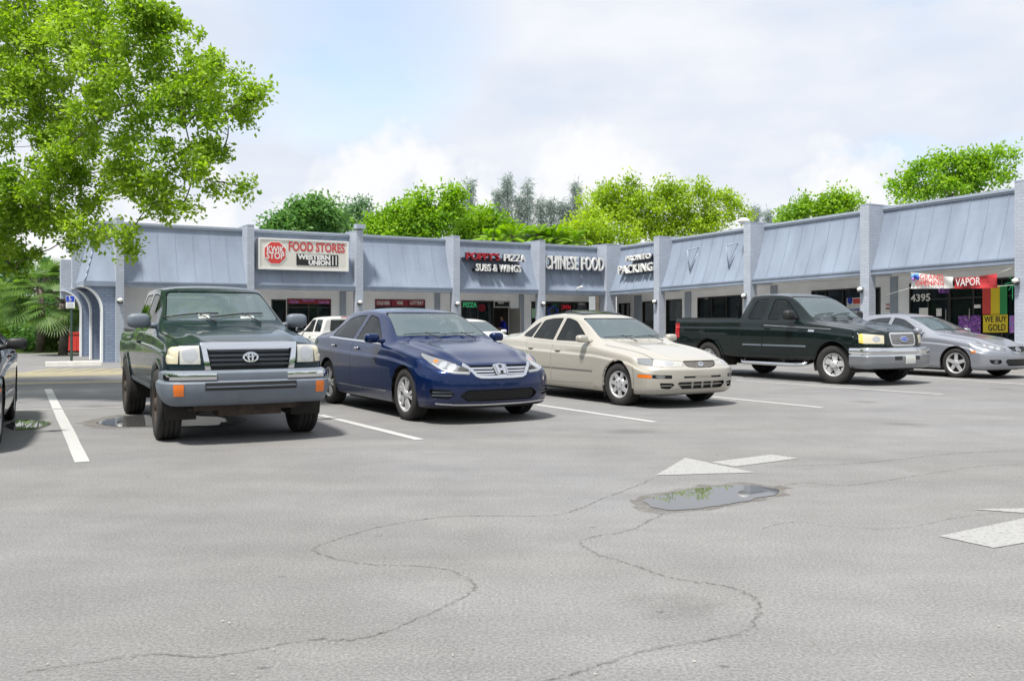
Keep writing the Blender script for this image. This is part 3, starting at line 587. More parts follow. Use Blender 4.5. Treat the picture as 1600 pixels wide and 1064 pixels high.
mb.v = [L.T(a_ + v[0] * 1.2, Bf + .06 + v[1], zz + v[2] * .9) for v in mb.v]; tag(mb.build('blue_neon_ring', M['blue']), 'blue oval lit ring in the Chinese restaurant window', 'neon sign')
ws('poster', L, 831, 838.5, 482, 497, Bf, mat('pale_green_paper', (.3, .5, .33), .7), 'narrow pale green poster left of the Chinese restaurant pillar', 'poster', [])
wtext('lettering', RW, '4387', 1101, 1107, 465, 467.5, WB + .02, M['white'], bld)
e = ws('realtor_sign', RW, 1323, 1345, 465.5, 493, Bf, M['white'], 'white, red and blue realtor sign in the window left of a pillar', 'sign', [('FOR LEASE', 1325, 1343, 482.5, 485.5, M['blue']), ('CALL', 1327, 1341, 487, 490.5, M['navy'])])
a0, a1q, z0, z1 = signplane(RW, 1333, 1344.5, 466.5, 474.5, Bf - .003); mb = MB(); mb.box(a0, a1q, Bf - .003, Bf - .0005, z0, z1, RW.T); mb.build('red_band', M['red'], e, True)
a0, a1q, z0, z1 = signplane(RW, 1325, 1332, 466.5, 476, Bf - .003); cc = RW.T((a0 + a1q) / 2, Bf - .004, (z0 + z1) / 2 + .03); mb = MB(); mb.ell(cc, (.09, .09, .11), 1, 10, 8); mb.v = [tuple(v) for v in mb.v]; mb.build('balloon_emblem', M['blue'], e, True)
ws('notice', RW, 1383, 1392, 472.5, 487, WB - .02, M['white'], 'small white notice with a red symbol on the wall by the pilaster', 'notice', [('NO', 1385, 1390.5, 474.5, 478, M['redletter']), ('PARKING', 1384, 1391, 481, 483.5, M['redletter'])])
wtext('lettering', RW, '4395', 1423.5, 1454, 460, 471.5, WB - .03, M['white'], bld, .006)
# vapour shop vinyl
e = ws('gold_sign', RW, 1536, 1574.5, 492, 519.5, Bf, M['yellowv'], 'yellow window sign with black letters reading WE BUY GOLD', 'sign', [('WE BUY', 1538, 1573, 494.5, 504, M['black']), ('GOLD', 1544, 1571, 507, 517.5, M['black'])])
for nm, x0, x1, m_ in (('red_stripe', 1535, 1548, 'red'), ('yellow_stripe', 1548.2, 1562, 'yellowv'), ('green_stripe', 1562.2, 1573.5, 'greenv')): plate(nm, RW, x0, x1, 446, 491, Bf + .02, M[m_], parent=e)
ws('mural_poster', RW, 1497.5, 1532, 493, 524, Bf + .01, M['purple'], 'purple rayed mural poster in the lower vapor shop window', 'poster', [])
ws('mural_poster', RW, 1577, 1589, 493, 520, Bf + .01, M['pinkv2'], 'violet mural poster at the right edge of the vapor shop', 'poster', [])
ws('purple_poster', RW, 1466, 1483, 449, 458, Bf + .03, M['purple'], 'small purple poster hanging below the grand opening banner', 'poster', [])
for x0, x1, y0, y1, lab in ((1436, 1450, 481, 493, 'white paper notice taped low on the vapor shop window below the number'), (1463, 1471, 482, 494, 'white paper notice taped on the vapor shop door frame'), (1522, 1532, 476, 481.5, 'small white card sign beside the striped window vinyl')):
    tag(plate('paper_notice', RW, x0, x1, y0, y1, Bf + .02, M['white'])[1], lab, 'notice')
# neon palm outline in green
mb = MB(); a_ = RW.solve(1582, Bf); zb_ = RW.zat(1582, 462, Bf)
for k in range(6):
    an = k * 1.05; mb.tube([RW.T(a_, Bf, zb_ + .35), RW.T(a_ + .12 * math.cos(an), Bf, zb_ + .35 + .16 * math.sin(an)), RW.T(a_ + .22 * math.cos(an), Bf, zb_ + .33 + .2 * math.sin(an))], .008, 5)
mb.tube([RW.T(a_, Bf, zb_ - .1), RW.T(a_, Bf, zb_ + .35)], .008, 5); tag(mb.build('neon_sign', M['neongreen']), 'green lit leaf-shaped sign by the last pillar', 'neon sign')
# hanging banners on the rope between the two right pillars
def banner(name, px, pyt, pyb, b, sag, m, label, texts, extra=None):
    a0, a1 = RW.solve(px[0], b), RW.solve(px[1], b); n = 14; mb = MB(); vs = []; 
    for j in range(7):
        for i in range(n + 1):
            f = i / n; x = px[0] + (px[1] - px[0]) * f; yt = pyt[0] + (pyt[1] - pyt[0]) * f + sag * 4 * f * (1 - f); yb = pyb[0] + (pyb[1] - pyb[0]) * f + sag * 1.5 * f * (1 - f)
            y = yb + (yt - yb) * j / 6; bb = b + .03 * math.sin(f * 9 + j * .6); vs.append(RW.T(a0 + (a1 - a0) * f, bb, RW.zat(x, y, b)))
    fs = [(j * (n + 1) + i, j * (n + 1) + i + 1, (j + 1) * (n + 1) + i + 1, (j + 1) * (n + 1) + i) for j in range(6) for i in range(n)]
    e = empty(name, RW.T((a0 + a1) / 2, b, RW.zat((px[0] + px[1]) / 2, pyb[0], b)), 0, label, 'banner'); mb.add(vs, fs, 0, True); o = mb.build('banner_cloth', m, e, True, fix=False)
    for (t, x0, x1, y0, y1, mm, tilt) in texts:
        A0, A1, z0, z1 = signplane(RW, x0, x1, y0, y1, b - .07); tb = MB(); d = RW.ax() + Vector((0, 0, tilt)); put_text(tb, t, RW.T((A0 + A1) / 2, b - .07, (z0 + z1) / 2), d, Z, (z1 - z0) * 1.36, .002, .002, width=A1 - A0); tb.build('lettering', mm, e, True, fix=False)
    return e
e = banner('opening_banner', (1423.5, 1489.5), (425, 433), (451, 450.5), .0, .5, M['white'], 'white hanging banner with red letters reading GRAND OPENING', [('GRAND', 1437, 1474, 429, 438, mat('banner_red', (.66, .1, .08), .6), -.07), ('OPENING', 1431, 1475, 438.5, 447, M['red'], -.03)])
mb = MB()
for k, (x, y, c) in enumerate(((1430, 432, 0), (1433, 430, 1), (1427, 436, 2), (1434, 434, 0), (1426, 432, 1))): mb.ell(RW.T(RW.solve(x, -.03), -.03, RW.zat(x, y, -.03)), (.05, .05, .06), 1, 8, 6, c)
mb.build('balloon_print', [M['blue'], mat('sky_blue', (.1, .35, .6), .5), M['pinkv']], e, True)
e = banner('vapor_banner', (1490.5, 1558.5), (434.5, 427.5), (451, 450), .0, 1.2, mat('banner_red_black', (.40, .03, .035), .6, var=.75, vscale=1.6), 'red and black sagging banner with white letters reading VAPOR', [('VAPOR', 1493, 1532, 434.8, 447.5, M['white'], .02), ('STORE', 1533, 1556, 436, 446, mat('dull_red', (.5, .05, .06), .6), .04)])
mb = MB(); mb.tube([RW.T(RW.solve(1376, 0) + .1, .1, RW.zat(1376, 461.5, .1)), RW.T(RW.solve(1423, .04), .04, RW.zat(1423, 450, .04)), RW.T(RW.solve(1558, .04), .04, RW.zat(1558, 447.5, .04)), RW.T(RW.solve(1588, .1), .1, RW.zat(1588, 445, .1))], .008, 5)
mb.tube([RW.T(RW.solve(1558, .0), .0, RW.zat(1558, 428, .0)), RW.T(RW.solve(1588, .1), .1, RW.zat(1588, 416, .1))], .008, 5)
tag(mb.build('banner_rope', mat('pale_rope', (.55, .62, .55), .8)), 'thin pale rope strung between pillars, holding the two banners', 'rope')
# floodlights on the pillars
def flood(w, px, py, label, b=-.05, s=1.0, group='flood lamps on the pillar fronts'):
    s *= .78; a = w.solve(px, b); z = w.zat(px, py, b); c = w.T(a, b - .11 * s, z); e = empty('flood_light', w.T(a, b, z), 0, label, 'flood light', group)
    mb = MB(); mb.box(a - .06 * s, a + .06 * s, b - .05 * s, b - .001, z - .09 * s, z + .09 * s, w.T); mb.box(a - .1 * s, a + .1 * s, b - .17 * s, b - .05 * s, z - .10 * s, z - .02 * s, w.T); mb.build('housing', M['bronze'], e, True)
    mb = MB(); mb.ell(w.T(a, b - .13 * s, z + .02 * s), (.105 * s, .105 * s, .085 * s), 1, 12, 8); mb.build('lens', M['white'], e, True)
flood(L, 187, 470, 'small flood lamp on the end pillar at the far left'); flood(L, 561, 473, 'small flood lamp on the pillar right of the food stores sign'); flood(L, 713, 475, 'small flood lamp on the pillar left of the pizza sign')
flood(L, 847, 475, 'small flood lamp on the pillar left of the Chinese food sign'); flood(RW, 1025.5, 472, 'small flood lamp on the pillar right of the packing sign'); flood(RW, 1165, 463, 'small flood lamp on the pillar behind the black pickup cab'); flood(RW, 1347, 453, 'small flood lamp on the pillar left of the vapor shop'); flood(RW, 1590, 440, 'small flood lamp on the last pillar at the right edge')
mb = MB(); a_ = L.solve(563.5, .0); mb.box(a_ - .2, a_ + .12, -.14, .14, ZP + .09, ZP + .24, L.T); mb.box(a_ - .04, a_ + .04, 0, .1, ZP + .045, ZP + .09, L.T); tag(mb.build('roof_floodlight', M['cap']), 'square grey floodlight on top of a pillar beside the food stores sign', 'flood light')
mb = MB(); a_ = RW.solve(1162, .2); mb.ell(RW.T(a_, .2, ZP + .13), (.2, .2, .11), 1, 12, 8); mb.tube([RW.T(a_, .2, ZP + .12), RW.T(a_ + .2, .35, ZP)], .03, 6); tag(mb.build('roof_floodlight', M['white']), 'round white floodlight on top of the pillar behind the black pickup', 'flood light')
for px, py, lab in ((901.5, 449, 'small white security camera on the fascia below the Chinese food letters'),):
    a = L.solve(px, 0); z = ZF + .06; mb = MB(); mb.tube([L.T(a, .02, ZF), L.T(a, -.02, ZF + .1), L.T(a + .1, -.12, ZF + .14)], .025, 6); mb.ell(L.T(a + .12, -.14, ZF + .14), (.07, .09, .05)); tag(mb.build('security_camera', M['white']), lab, 'camera')
# accessible parking sign, wheel stop, bin, person in the doorway
p = gp(111, 567); e = empty('parking_sign', p, 0, 'blue and white wheelchair parking sign on a green post near the left end', 'parking sign')
mb = MB(); mb.box(p.x - .028, p.x + .028, p.y, p.y + .05, 0, 1.96); mb.build('sign_post', M['pole'], e, True)
k = p.y / FPX
def fp(px, py, d=0): return Vector(((px - 800) * k, p.y - .02 - d, CAM_H - (py - HZ) * k))
mb = MB(); mb.prism([fp(103.5, 481.5), fp(117.3, 481.5), fp(117.3, 462.3), fp(103.5, 462.3)], (0, .012, 0)); mb.build('sign_plate', M['white'], e, True)
mb = MB(); mb.prism([fp(104, 472), fp(116.8, 472), fp(116.8, 462.8), fp(104, 462.8)], (0, -.003, 0)); mb.build('blue_field', M['blue'], e, True)
mb = MB(); c = fp(110, 468.6, .006); mb.tube([c + Vector((.032 * math.cos(t), 0, .032 * math.sin(t))) for t in [-2.9 + i * .36 for i in range(13)]], .006, 6); mb.tube([c + Vector((-.012, 0, .075)), c + Vector((-.008, 0, .02)), c + Vector((.03, 0, .018)), c + Vector((.045, 0, -.03))], .008, 6); mb.ell(c + Vector((-.014, 0, .092)), (.013, .006, .013)); mb.build('wheelchair_symbol', M['white'], e, True)
mb = MB()
for yy in (474.3, 476.6, 478.9): mb.prism([fp(105.5, yy + 1), fp(115.2, yy + 1), fp(115.2, yy), fp(105.5, yy)], (0, -.003, 0))
mb.build('small_print', M['pilaster'], e, True)
a_, b_ = gp(71, 572.5), gp(158, 570.5); d = (b_ - a_); ln = d.length; d.normalize(); s_ = Vector((-d.y, d.x, 0))
mb = MB(); prof = [(-.09, 0), (.09, 0), (.065, .11), (.045, .13), (-.045, .13), (-.065, .11)]
mb.prism([a_ + s_ * q[0] + Z * q[1] for q in prof], d * ln); tag(mb.build('wheel_stop', mat('pale_concrete', (.6, .58, .54), .8, var=.12, vscale=5)), 'long pale concrete wheel stop in front of the wheelchair sign', 'wheel stop')
p = Vector((-16.95, 35.6, 0)); mb = MB(); mb.box(p.x - .34, p.x + .34, p.y - .3, p.y + .3, .08, .72); mb.box(p.x - .37, p.x + .37, p.y - .33, p.y + .33, .72, .80); mb.box(p.x - .22, p.x - .16, p.y - .315, p.y - .3, .1, .6); mb.box(p.x + .16, p.x + .22, p.y - .315, p.y - .3, .1, .6); mb.box(p.x - .27, p.x - .2, p.y - .2, p.y + .2, 0, .08); mb.box(p.x + .2, p.x + .27, p.y - .2, p.y + .2, 0, .08)
tag(mb.build('red_bin', M['red']), 'red waste bin standing by the arched left end of the plaza', 'waste bin')
def person(name, joints, edges, root, pos, mats, zones, label, rz=0):
    me = bpy.data.meshes.new(name); me.from_pydata([j[:3] for j in joints], edges, []); o = bpy.data.objects.new(name, me); COL.objects.link(o)
    o.modifiers.new('s', 'SKIN').use_smooth_shade = True; lay = me.skin_vertices[0].data
    for i, j in enumerate(joints): lay[i].radius = (j[3], j[3] if len(j) < 5 else j[4]); lay[i].use_root = (i == root)
    o.modifiers.new('d', 'SUBSURF').levels = 1
    dg = bpy.context.evaluated_depsgraph_get(); dg.update(); m2 = bpy.data.meshes.new_from_object(o.evaluated_get(dg)); bpy.data.objects.remove(o)
    m2.materials.clear(); q = link(name, m2, mats); q.location = pos; q.rotation_euler = (0, 0, rz)
    for pl in m2.polygons: pl.use_smooth = True; pl.material_index = zones(pl.center)
    return tag(q, label, 'person')
J = [(0, 0, .95, .15, .12), (0, .02, 1.15, .14, .11), (0, .10, 1.36, .16, .11), (0, .18, 1.47, .055), (0, .24, 1.56, .085, .095), (0, .25, 1.67, .075, .085),
     (.18, .12, 1.38, .06), (.24, .2, 1.13, .045), (.16, .42, 1.08, .035), (.13, .5, 1.08, .03), (-.18, .12, 1.38, .06), (-.24, .2, 1.13, .045), (-.16, .42, 1.08, .035), (-.13, .5, 1.08, .03),
     (.1, 0, .88, .09), (.11, .02, .5, .065), (.11, -.02, .1, .05), (.12, .12, .04, .045), (-.1, 0, .88, .09), (-.11, .02, .5, .065), (-.11, -.02, .1, .05), (-.12, .12, .04, .045)]
E = [(0, 1), (1, 2), (2, 3), (3, 4), (4, 5), (2, 6), (6, 7), (7, 8), (8, 9), (2, 10), (10, 11), (11, 12), (12, 13), (0, 14), (14, 15), (15, 16), (16, 17), (0, 18), (18, 19), (19, 20), (20, 21)]
def zn(c): return 2 if c.z > 1.66 else 1 if c.z > 1.47 or (c.y > .33 and c.z > 1.0) else 0 if c.z > .92 else 3
pa = L.solve(790, WB + .35)
pos = L.T(pa, WB + .35, .06); sc = person('person', J, E, 0, pos, [mat('blue_shirt', (.01, .015, .38), .8), mat('skin', (.35, .19, .12), .6), mat('dark_hair', (.02, .015, .012), .7), mat('dark_trousers', (.02, .02, .03), .8)], zn, 'person in a bright blue shirt bending over a tray in the open pizza doorway', R(115)); sc.scale = (.80,) * 3
mb = MB(); c = L.T(pa - .42, WB + .3, .06); mb.box(c.x - .22, c.x + .22, c.y - .2, c.y + .2, .82, .85)
for dx in (-.18, .18):
    for dy in (-.16, .16): mb.box(c.x + dx - .015, c.x + dx + .015, c.y + dy - .015, c.y + dy + .015, .06, .82)
tag(mb.build('tray_table', M['white']), 'small white table beside the person in the pizza doorway', 'table')
# ------------------------------------------------------------- vehicles: lofted shells, parts cut out of the shell
def pchip(xk, yk, x):
    xk = np.asarray(xk, float); yk = np.asarray(yk, float); h = np.diff(xk); d = np.diff(yk) / h; n = len(xk); m = np.zeros(n)
    for i in range(1, n - 1):
        if d[i - 1] * d[i] > 0:
            w1 = 2 * h[i] + h[i - 1]; w2 = h[i] + 2 * h[i - 1]; m[i] = (w1 + w2) / (w1 / d[i - 1] + w2 / d[i])
    m[0] = d[0]; m[-1] = d[-1]
    x = np.clip(x, xk[0], xk[-1]); i = np.clip(np.searchsorted(xk, x) - 1, 0, n - 2); t = (x - xk[i]) / h[i]
    return (2 * t ** 3 - 3 * t ** 2 + 1) * yk[i] + (t ** 3 - 2 * t ** 2 + t) * h[i] * m[i] + (-2 * t ** 3 + 3 * t ** 2) * yk[i + 1] + (t ** 3 - t ** 2) * h[i] * m[i + 1]
def bspl(C, per):   # C: (S, n, 2) clamped quadratic B-spline
    out = []; n = C.shape[1]
    for i in range(1, n - 1):
        a = C[:, i - 1] if i == 1 else (C[:, i - 1] + C[:, i]) / 2; b = C[:, i]; c = C[:, i + 1] if i == n - 2 else (C[:, i] + C[:, i + 1]) / 2
        for k in range(per + (1 if i == n - 2 else 0)):
            t = k / per; out.append((1 - t) ** 2 * a + 2 * t * (1 - t) * b + t * t * c)
    return np.stack(out, 1)
def rpoly(pts, r, n=4):   # rounded convex polygon
    out = []; m = len(pts); rr = r if isinstance(r, (list, tuple)) else [r] * m
    for i in range(m):
        p = Vector(pts[i]); a = Vector(pts[i - 1]); b = Vector(pts[(i + 1) % m]); d1 = (a - p); d2 = (b - p); q = min(rr[i], d1.length * .45, d2.length * .45)
        s = p + d1.normalized() * q; e = p + d2.normalized() * q
        for k in range(n + 1):
            t = k / n; out.append(tuple((1 - t) ** 2 * s + 2 * t * (1 - t) * p + t * t * e))
    return out
def inset(poly, d):
    n = len(poly); P = [Vector(p) for p in poly]; area = sum(P[i].x * P[(i + 1) % n].y - P[(i + 1) % n].x * P[i].y for i in range(n)); sg = 1 if area > 0 else -1; out = []
    for i in range(n):
        a, p, b = P[i - 1], P[i], P[(i + 1) % n]; e1 = (p - a); e2 = (b - p)
        if e1.length < 1e-7 or e2.length < 1e-7: out.append(tuple(p)); continue
        e1.normalize(); e2.normalize(); n1 = Vector((-e1.y, e1.x)) * sg; n2 = Vector((-e2.y, e2.x)) * sg; bi = n1 + n2; k = bi.length_squared
        out.append(tuple(p + (bi * (2 * d / k) if k > .05 else n1 * d)))
    return out
PROJ = dict(side=((1, 0, 0), (0, 0, 1), (0, -1, 0)), front=((0, 1, 0), (0, 0, 1), (1, 0, 0)), rear=((0, 1, 0), (0, 0, 1), (-1, 0, 0)), top=((1, 0, 0), (0, 1, 0), (0, 0, 1)),
            diag=((.7071, .7071, 0), (0, 0, 1), (.7071, -.7071, 0)), wind=((0, 1, 0), (0, 0, 1), (.55, 0, .8)), rwind=((0, 1, 0), (0, 0, 1), (-.55, 0, .8)))
def clip(bm, faces, poly, A, B):
    c = sum((Vector(p) for p in poly), Vector((0, 0))) / len(poly); cur = faces; n = len(poly)
    for i in range(n):
        p, q = Vector(poly[i]), Vector(poly[(i + 1) % n]); e = q - p
        if e.length < 1e-6: continue
        nn = Vector((e.y, -e.x)).normalized()
        if nn.dot(c - p) > 0: nn = -nn
        co = A * p.x + B * p.y; no = A * nn.x + B * nn.y
        if not cur: return []
        es = {x for f in cur for x in f.edges}; vs = {x for f in cur for x in f.verts}
        r = bmesh.ops.bisect_plane(bm, geom=list(cur) + list(es) + list(vs), dist=1e-6, plane_co=co, plane_no=no)
        cur = [f for f in r['geom'] if isinstance(f, bmesh.types.BMFace) and f.is_valid and (f.calc_center_median() - co).dot(no) < 0]
    return cur
class Car:
    KEYS = ['zb', 'zs', 'zt', 'w', 'ws', 'wt', 'cr']
    def __init__(s, root, st, F, Bk, xf, xr, paint, Rf=.06, nose=.7, tail=.5, sharp=(), per=3, dx=.045):
        s.root = root; s.paint = paint; st = sorted(st); xk = [q[0] for q in st]
        N_ = int((xf - xr) / dx); xs = np.linspace(xr + Rf, xf - Rf, N_); xs = np.unique(np.concatenate([xs] + [np.array([a - .012, a + .012]) for a in sharp]))
        K = 5; th = np.arange(1, K + 1) / K * math.pi / 2; xs = np.concatenate([(xr + Rf - Rf * np.sin(th))[::-1], xs, xf - Rf + Rf * np.sin(th)])
        ins = np.concatenate([(Rf * (1 - np.cos(th)))[::-1], np.zeros(len(xs) - 2 * K), Rf * (1 - np.cos(th))])
        P = {k: pchip(xk, [q[i + 1] for q in st], xs) for i, k in enumerate(s.KEYS)}
        zb, zs, zt, w, ws, wt, cr = [P[k] for k in s.KEYS]; ze = zt - cr; hs = zs - zb; g = np.maximum(ze - zs, .004); hc = .016 * np.exp(-np.maximum(g - .06, 0) / .03)
        def c(y, z): return np.stack([y, z], -1)
        C = np.stack([c(0 * w, zb), c(w * .5, zb), c(w - .10, zb), c(w - .035, zb + .015), c(w - .012, zb + .11 * hs / .6), c(w, zb + .42 * hs), c(w - .001, zb + .74 * hs), c(w - .002, zb + .80 * hs), c(w - .022, zb + .825 * hs), c(ws + (w - ws) * .45, zs - .06 * hs / .5), c(ws + .01, zs - .012),
                      c(ws - .012, zs + np.minimum(.012, g * .3)), c(ws + (wt - ws) * .45, zs + g * .45), c(ws + (wt - ws) * .86, zs + g * .86), c(wt, ze), c(wt - .035, ze + cr * .22), c(wt * .85, ze + cr * .40), c(wt * .77, ze + cr * .55 + hc), c(wt * .71, ze + cr * .66 + hc), c(wt * .58, zt - cr * .24), c(wt * .3, zt - cr * .03), c(0 * w, zt)], 1)
        sec = bspl(C, per); zm = ((zb + zt) / 2)[:, None]; hh = ((zt - zb) / 2)[:, None]; I = ins[:, None]
        y = sec[:, :, 0] * (1 - I / w[:, None]); z = zm + (sec[:, :, 1] - zm) * (1 - I / hh); n = sec.shape[1]; X = np.repeat(xs[:, None], n, 1)
        H = 12
        def cap(k, x):
            f = (1 - (np.arange(1, H + 1) / H))[:, None]; zc = (zb[k] + zt[k]) / 2
            return np.full((H, n), x), y[k][None] * f, zc + (z[k][None] - zc) * f
        x0, y0, z0 = cap(0, xs[0]); x1, y1, z1 = cap(-1, xs[-1]); X = np.concatenate([x0[::-1], X, x1]); y = np.concatenate([y0[::-1], y, y1]); z = np.concatenate([z0[::-1], z, z1])
        f = np.clip((X - (xf - nose)) / nose, 0, 1); f = f * f * (3 - 2 * f); X = X + F(np.abs(y), z) * f
        f = np.clip(((xr + tail) - X) / tail, 0, 1); f = f * f * (3 - 2 * f); X = X - Bk(np.abs(y), z) * f
        m = X.shape[0]; s.m, s.n = m, n
        # right half (y<0) then left half; share the centre columns
        Yr = -y; G = np.stack([X, Yr, z], -1); Gl = np.stack([X, y, z], -1)[:, 1:-1][:, ::-1]
        G = np.concatenate([G, Gl], 1); nn = G.shape[1]; s.Vv = G.reshape(-1, 3)
        i, j = np.meshgrid(np.arange(m - 1), np.arange(nn), indexing='ij'); j2 = (j + 1) % nn
        s.Q = np.stack([i * nn + j, (i + 1) * nn + j, (i + 1) * nn + j2, i * nn + j2], -1).reshape(-1, 4)
        p = s.Vv[s.Q]; nr = np.cross(p[:, 2] - p[:, 0], p[:, 3] - p[:, 1]); 
        vn = np.zeros_like(s.Vv)
        for k in range(4): np.add.at(vn, s.Q[:, k], nr)
        if (nr * (p.mean(1) - s.Vv.mean(0))).sum() < 0: s.Q = s.Q[:, ::-1]; nr = -nr; vn = -vn
        s.vn = vn / np.maximum(np.linalg.norm(vn, axis=1, keepdims=True), 1e-9); s.fn = nr / np.maximum(np.linalg.norm(nr, axis=1, keepdims=True), 1e-12); s.fc = s.Vv[s.Q]
        s.bvh = BVHTree.FromPolygons(s.Vv.tolist(), s.Q.tolist()); s.bm = s.mk(range(len(s.Q)))
    def mk(s, idx):
        bm = bmesh.new(); lay = bm.verts.layers.float_vector.new('nn'); mp = {}
        for k in idx:
            q = []
            for v in s.Q[k]:
                if v not in mp: b = bm.verts.new(s.Vv[v]); b[lay] = s.vn[v]; mp[v] = b
                if mp[v] not in q: q.append(mp[v])
            if len(q) > 2:
                try: bm.faces.new(q)
                except ValueError: pass
        bm.normal_update(); return bm
    def axes(s, proj, side):
        A, B, n = [Vector(q) for q in (PROJ[proj] if isinstance(proj, str) else proj)]
        if side < 0: A = Vector((A.x, -A.y, A.z)); n = Vector((n.x, -n.y, n.z)); B = Vector((B.x, -B.y, B.z))
        return A, B, n
    def cand(s, poly, A, B, n, thr, xr):
        a = s.fc @ np.array(A); b = s.fc @ np.array(B); P = np.array(poly)
        ok = (a.max(1) > P[:, 0].min()) & (a.min(1) < P[:, 0].max()) & (b.max(1) > P[:, 1].min()) & (b.min(1) < P[:, 1].max()) & (s.fn @ np.array(n) > thr)
        if xr: cx = s.fc[:, :, 0].mean(1); ok &= (cx > xr[0]) & (cx < xr[1])
        return np.nonzero(ok)[0]
    def hole(s, poly, proj, side=1, thr=.1, xr=None, depth=.02):
        A, B, n = s.axes(proj, side); P = np.array(poly); lo = P.min(0); hi = P.max(0); fs = []
        for f in s.bm.faces:
            if f.normal.dot(n) <= thr: continue
            c = f.calc_center_median()
            if xr and not (xr[0] < c.x < xr[1]): continue
            pa = [A.dot(v.co) for v in f.verts]; pb = [B.dot(v.co) for v in f.verts]
            if max(pa) > lo[0] and min(pa) < hi[0] and max(pb) > lo[1] and min(pb) < hi[1]: fs.append(f)
        ins = clip(s.bm, fs, poly, A, B); bound = []
        S_ = set(ins)
        if depth:
            lay = s.bm.verts.layers.float_vector['nn']
            for f in ins:
                for e in f.edges:
                    if any(g not in S_ for g in e.link_faces) : bound.append((e.verts[0].co.copy(), e.verts[1].co.copy(), e.verts[0][lay].copy(), e.verts[1][lay].copy()))
        bmesh.ops.delete(s.bm, geom=ins, context='FACES')
        if depth:
            for a, b, na, nb in bound:
                vs = [s.bm.verts.new(q) for q in (a, b, b - Vector(nb).normalized() * depth, a - Vector(na).normalized() * depth)]
                for v in vs: v[lay] = na
                f = s.bm.faces.new(vs); f.material_index = 1
    def patch(s, name, polys, proj, m, off=0.0, depth=.012, side=1, thr=.1, xr=None, parent=None, fn=None, build=True, curve=None):
        if not isinstance(polys[0][0], (list, tuple)): polys = [polys]
        A, B, n = s.axes(proj, side); vs = []; ns = []; fs = []; key = {}
        for poly in polys:
            bm = s.mk(s.cand(poly, A, B, n, thr, xr)); lay = bm.verts.layers.float_vector['nn']; keep = clip(bm, list(bm.faces), poly, A, B)
            for f in keep:
                q = []
                for v in f.verts:
                    k = tuple(round(c, 5) for c in v.co)
                    if k not in key: key[k] = len(vs); vs.append(v.co.copy()); ns.append(Vector(v[lay]).normalized())
                    if key[k] not in q: q.append(key[k])
                if len(q) > 2: fs.append(tuple(q))
            bm.free()
        if not fs: print('EMPTY PATCH', name); return None
        ed = {}
        for f in fs:
            for i in range(len(f)):
                a, b = f[i], f[(i + 1) % len(f)]; ed[(a, b)] = ed.get((a, b), 0) + 1
        top = [v + nn * (off if not callable(off) else off(v)) for v, nn in zip(vs, ns)]; allv = list(top); alln = list(ns); allf = list(fs)
        if depth:
            for (a, b) in list(ed):
                if (b, a) not in ed:
                    k = len(allv); allv += [top[a], top[b], top[b] - ns[b] * depth, top[a] - ns[a] * depth]
                    alln += [ns[a]] * 4; allf.append((k + 1, k, k + 3, k + 2))
        me = bpy.data.meshes.new(name); me.from_pydata([tuple(v) for v in allv], [], allf); me.polygons.foreach_set('use_smooth', [True] * len(allf)); me.update()
        me.normals_split_custom_set_from_vertices([tuple(x) for x in alln])
        return link(name, me, m, parent or s.root)
    def panel(s, name, poly, proj, m, gap=.005, off=0.0, depth=.012, thr=.1, xr=None, both=True, hole_depth=.03, parent=None):
        """cut a panel out of the shell on both sides and fit it back as its own part"""
        out = []
        for side in ((1, -1) if both else (1,)):
            s.hole(poly, proj, side, thr, xr, hole_depth); out.append(s.patch(name, inset(poly, gap), proj, m, off, depth, side, thr, xr, parent))
        return out
    def deco(s, name, polys, proj, m, off=.004, depth=.012, thr=.1, xr=None, both=True, parent=None):
        return [s.patch(name, polys, proj, m, off, depth, side, thr, xr, parent) for side in ((1, -1) if both else (1,))]
    def hit(s, a, b, proj='side', side=1):
        A, B, n = s.axes(proj, side); o = A * a + B * b + n * 6; h = s.bvh.ray_cast(o, -n); return (h[0], h[1]) if h[0] else (A * a + B * b, n)
    def finish(s, name='body'):
        bm = s.bm; lay = bm.verts.layers.float_vector['nn']; bm.verts.ensure_lookup_table(); me = bpy.data.meshes.new(name); ns = [tuple(v[lay]) for v in bm.verts]
        bm.verts.index_update(); loose = None
        bm.to_mesh(me); me.polygons.foreach_set('use_smooth', [True] * len(me.polygons)); me.update()
        if 'nn' in me.attributes: me.attributes.remove(me.attributes['nn'])
        me.normals_split_custom_set_from_vertices(ns); bm.free(); return link(name, me, [s.paint, CM['gap']], s.root)
CM = {}
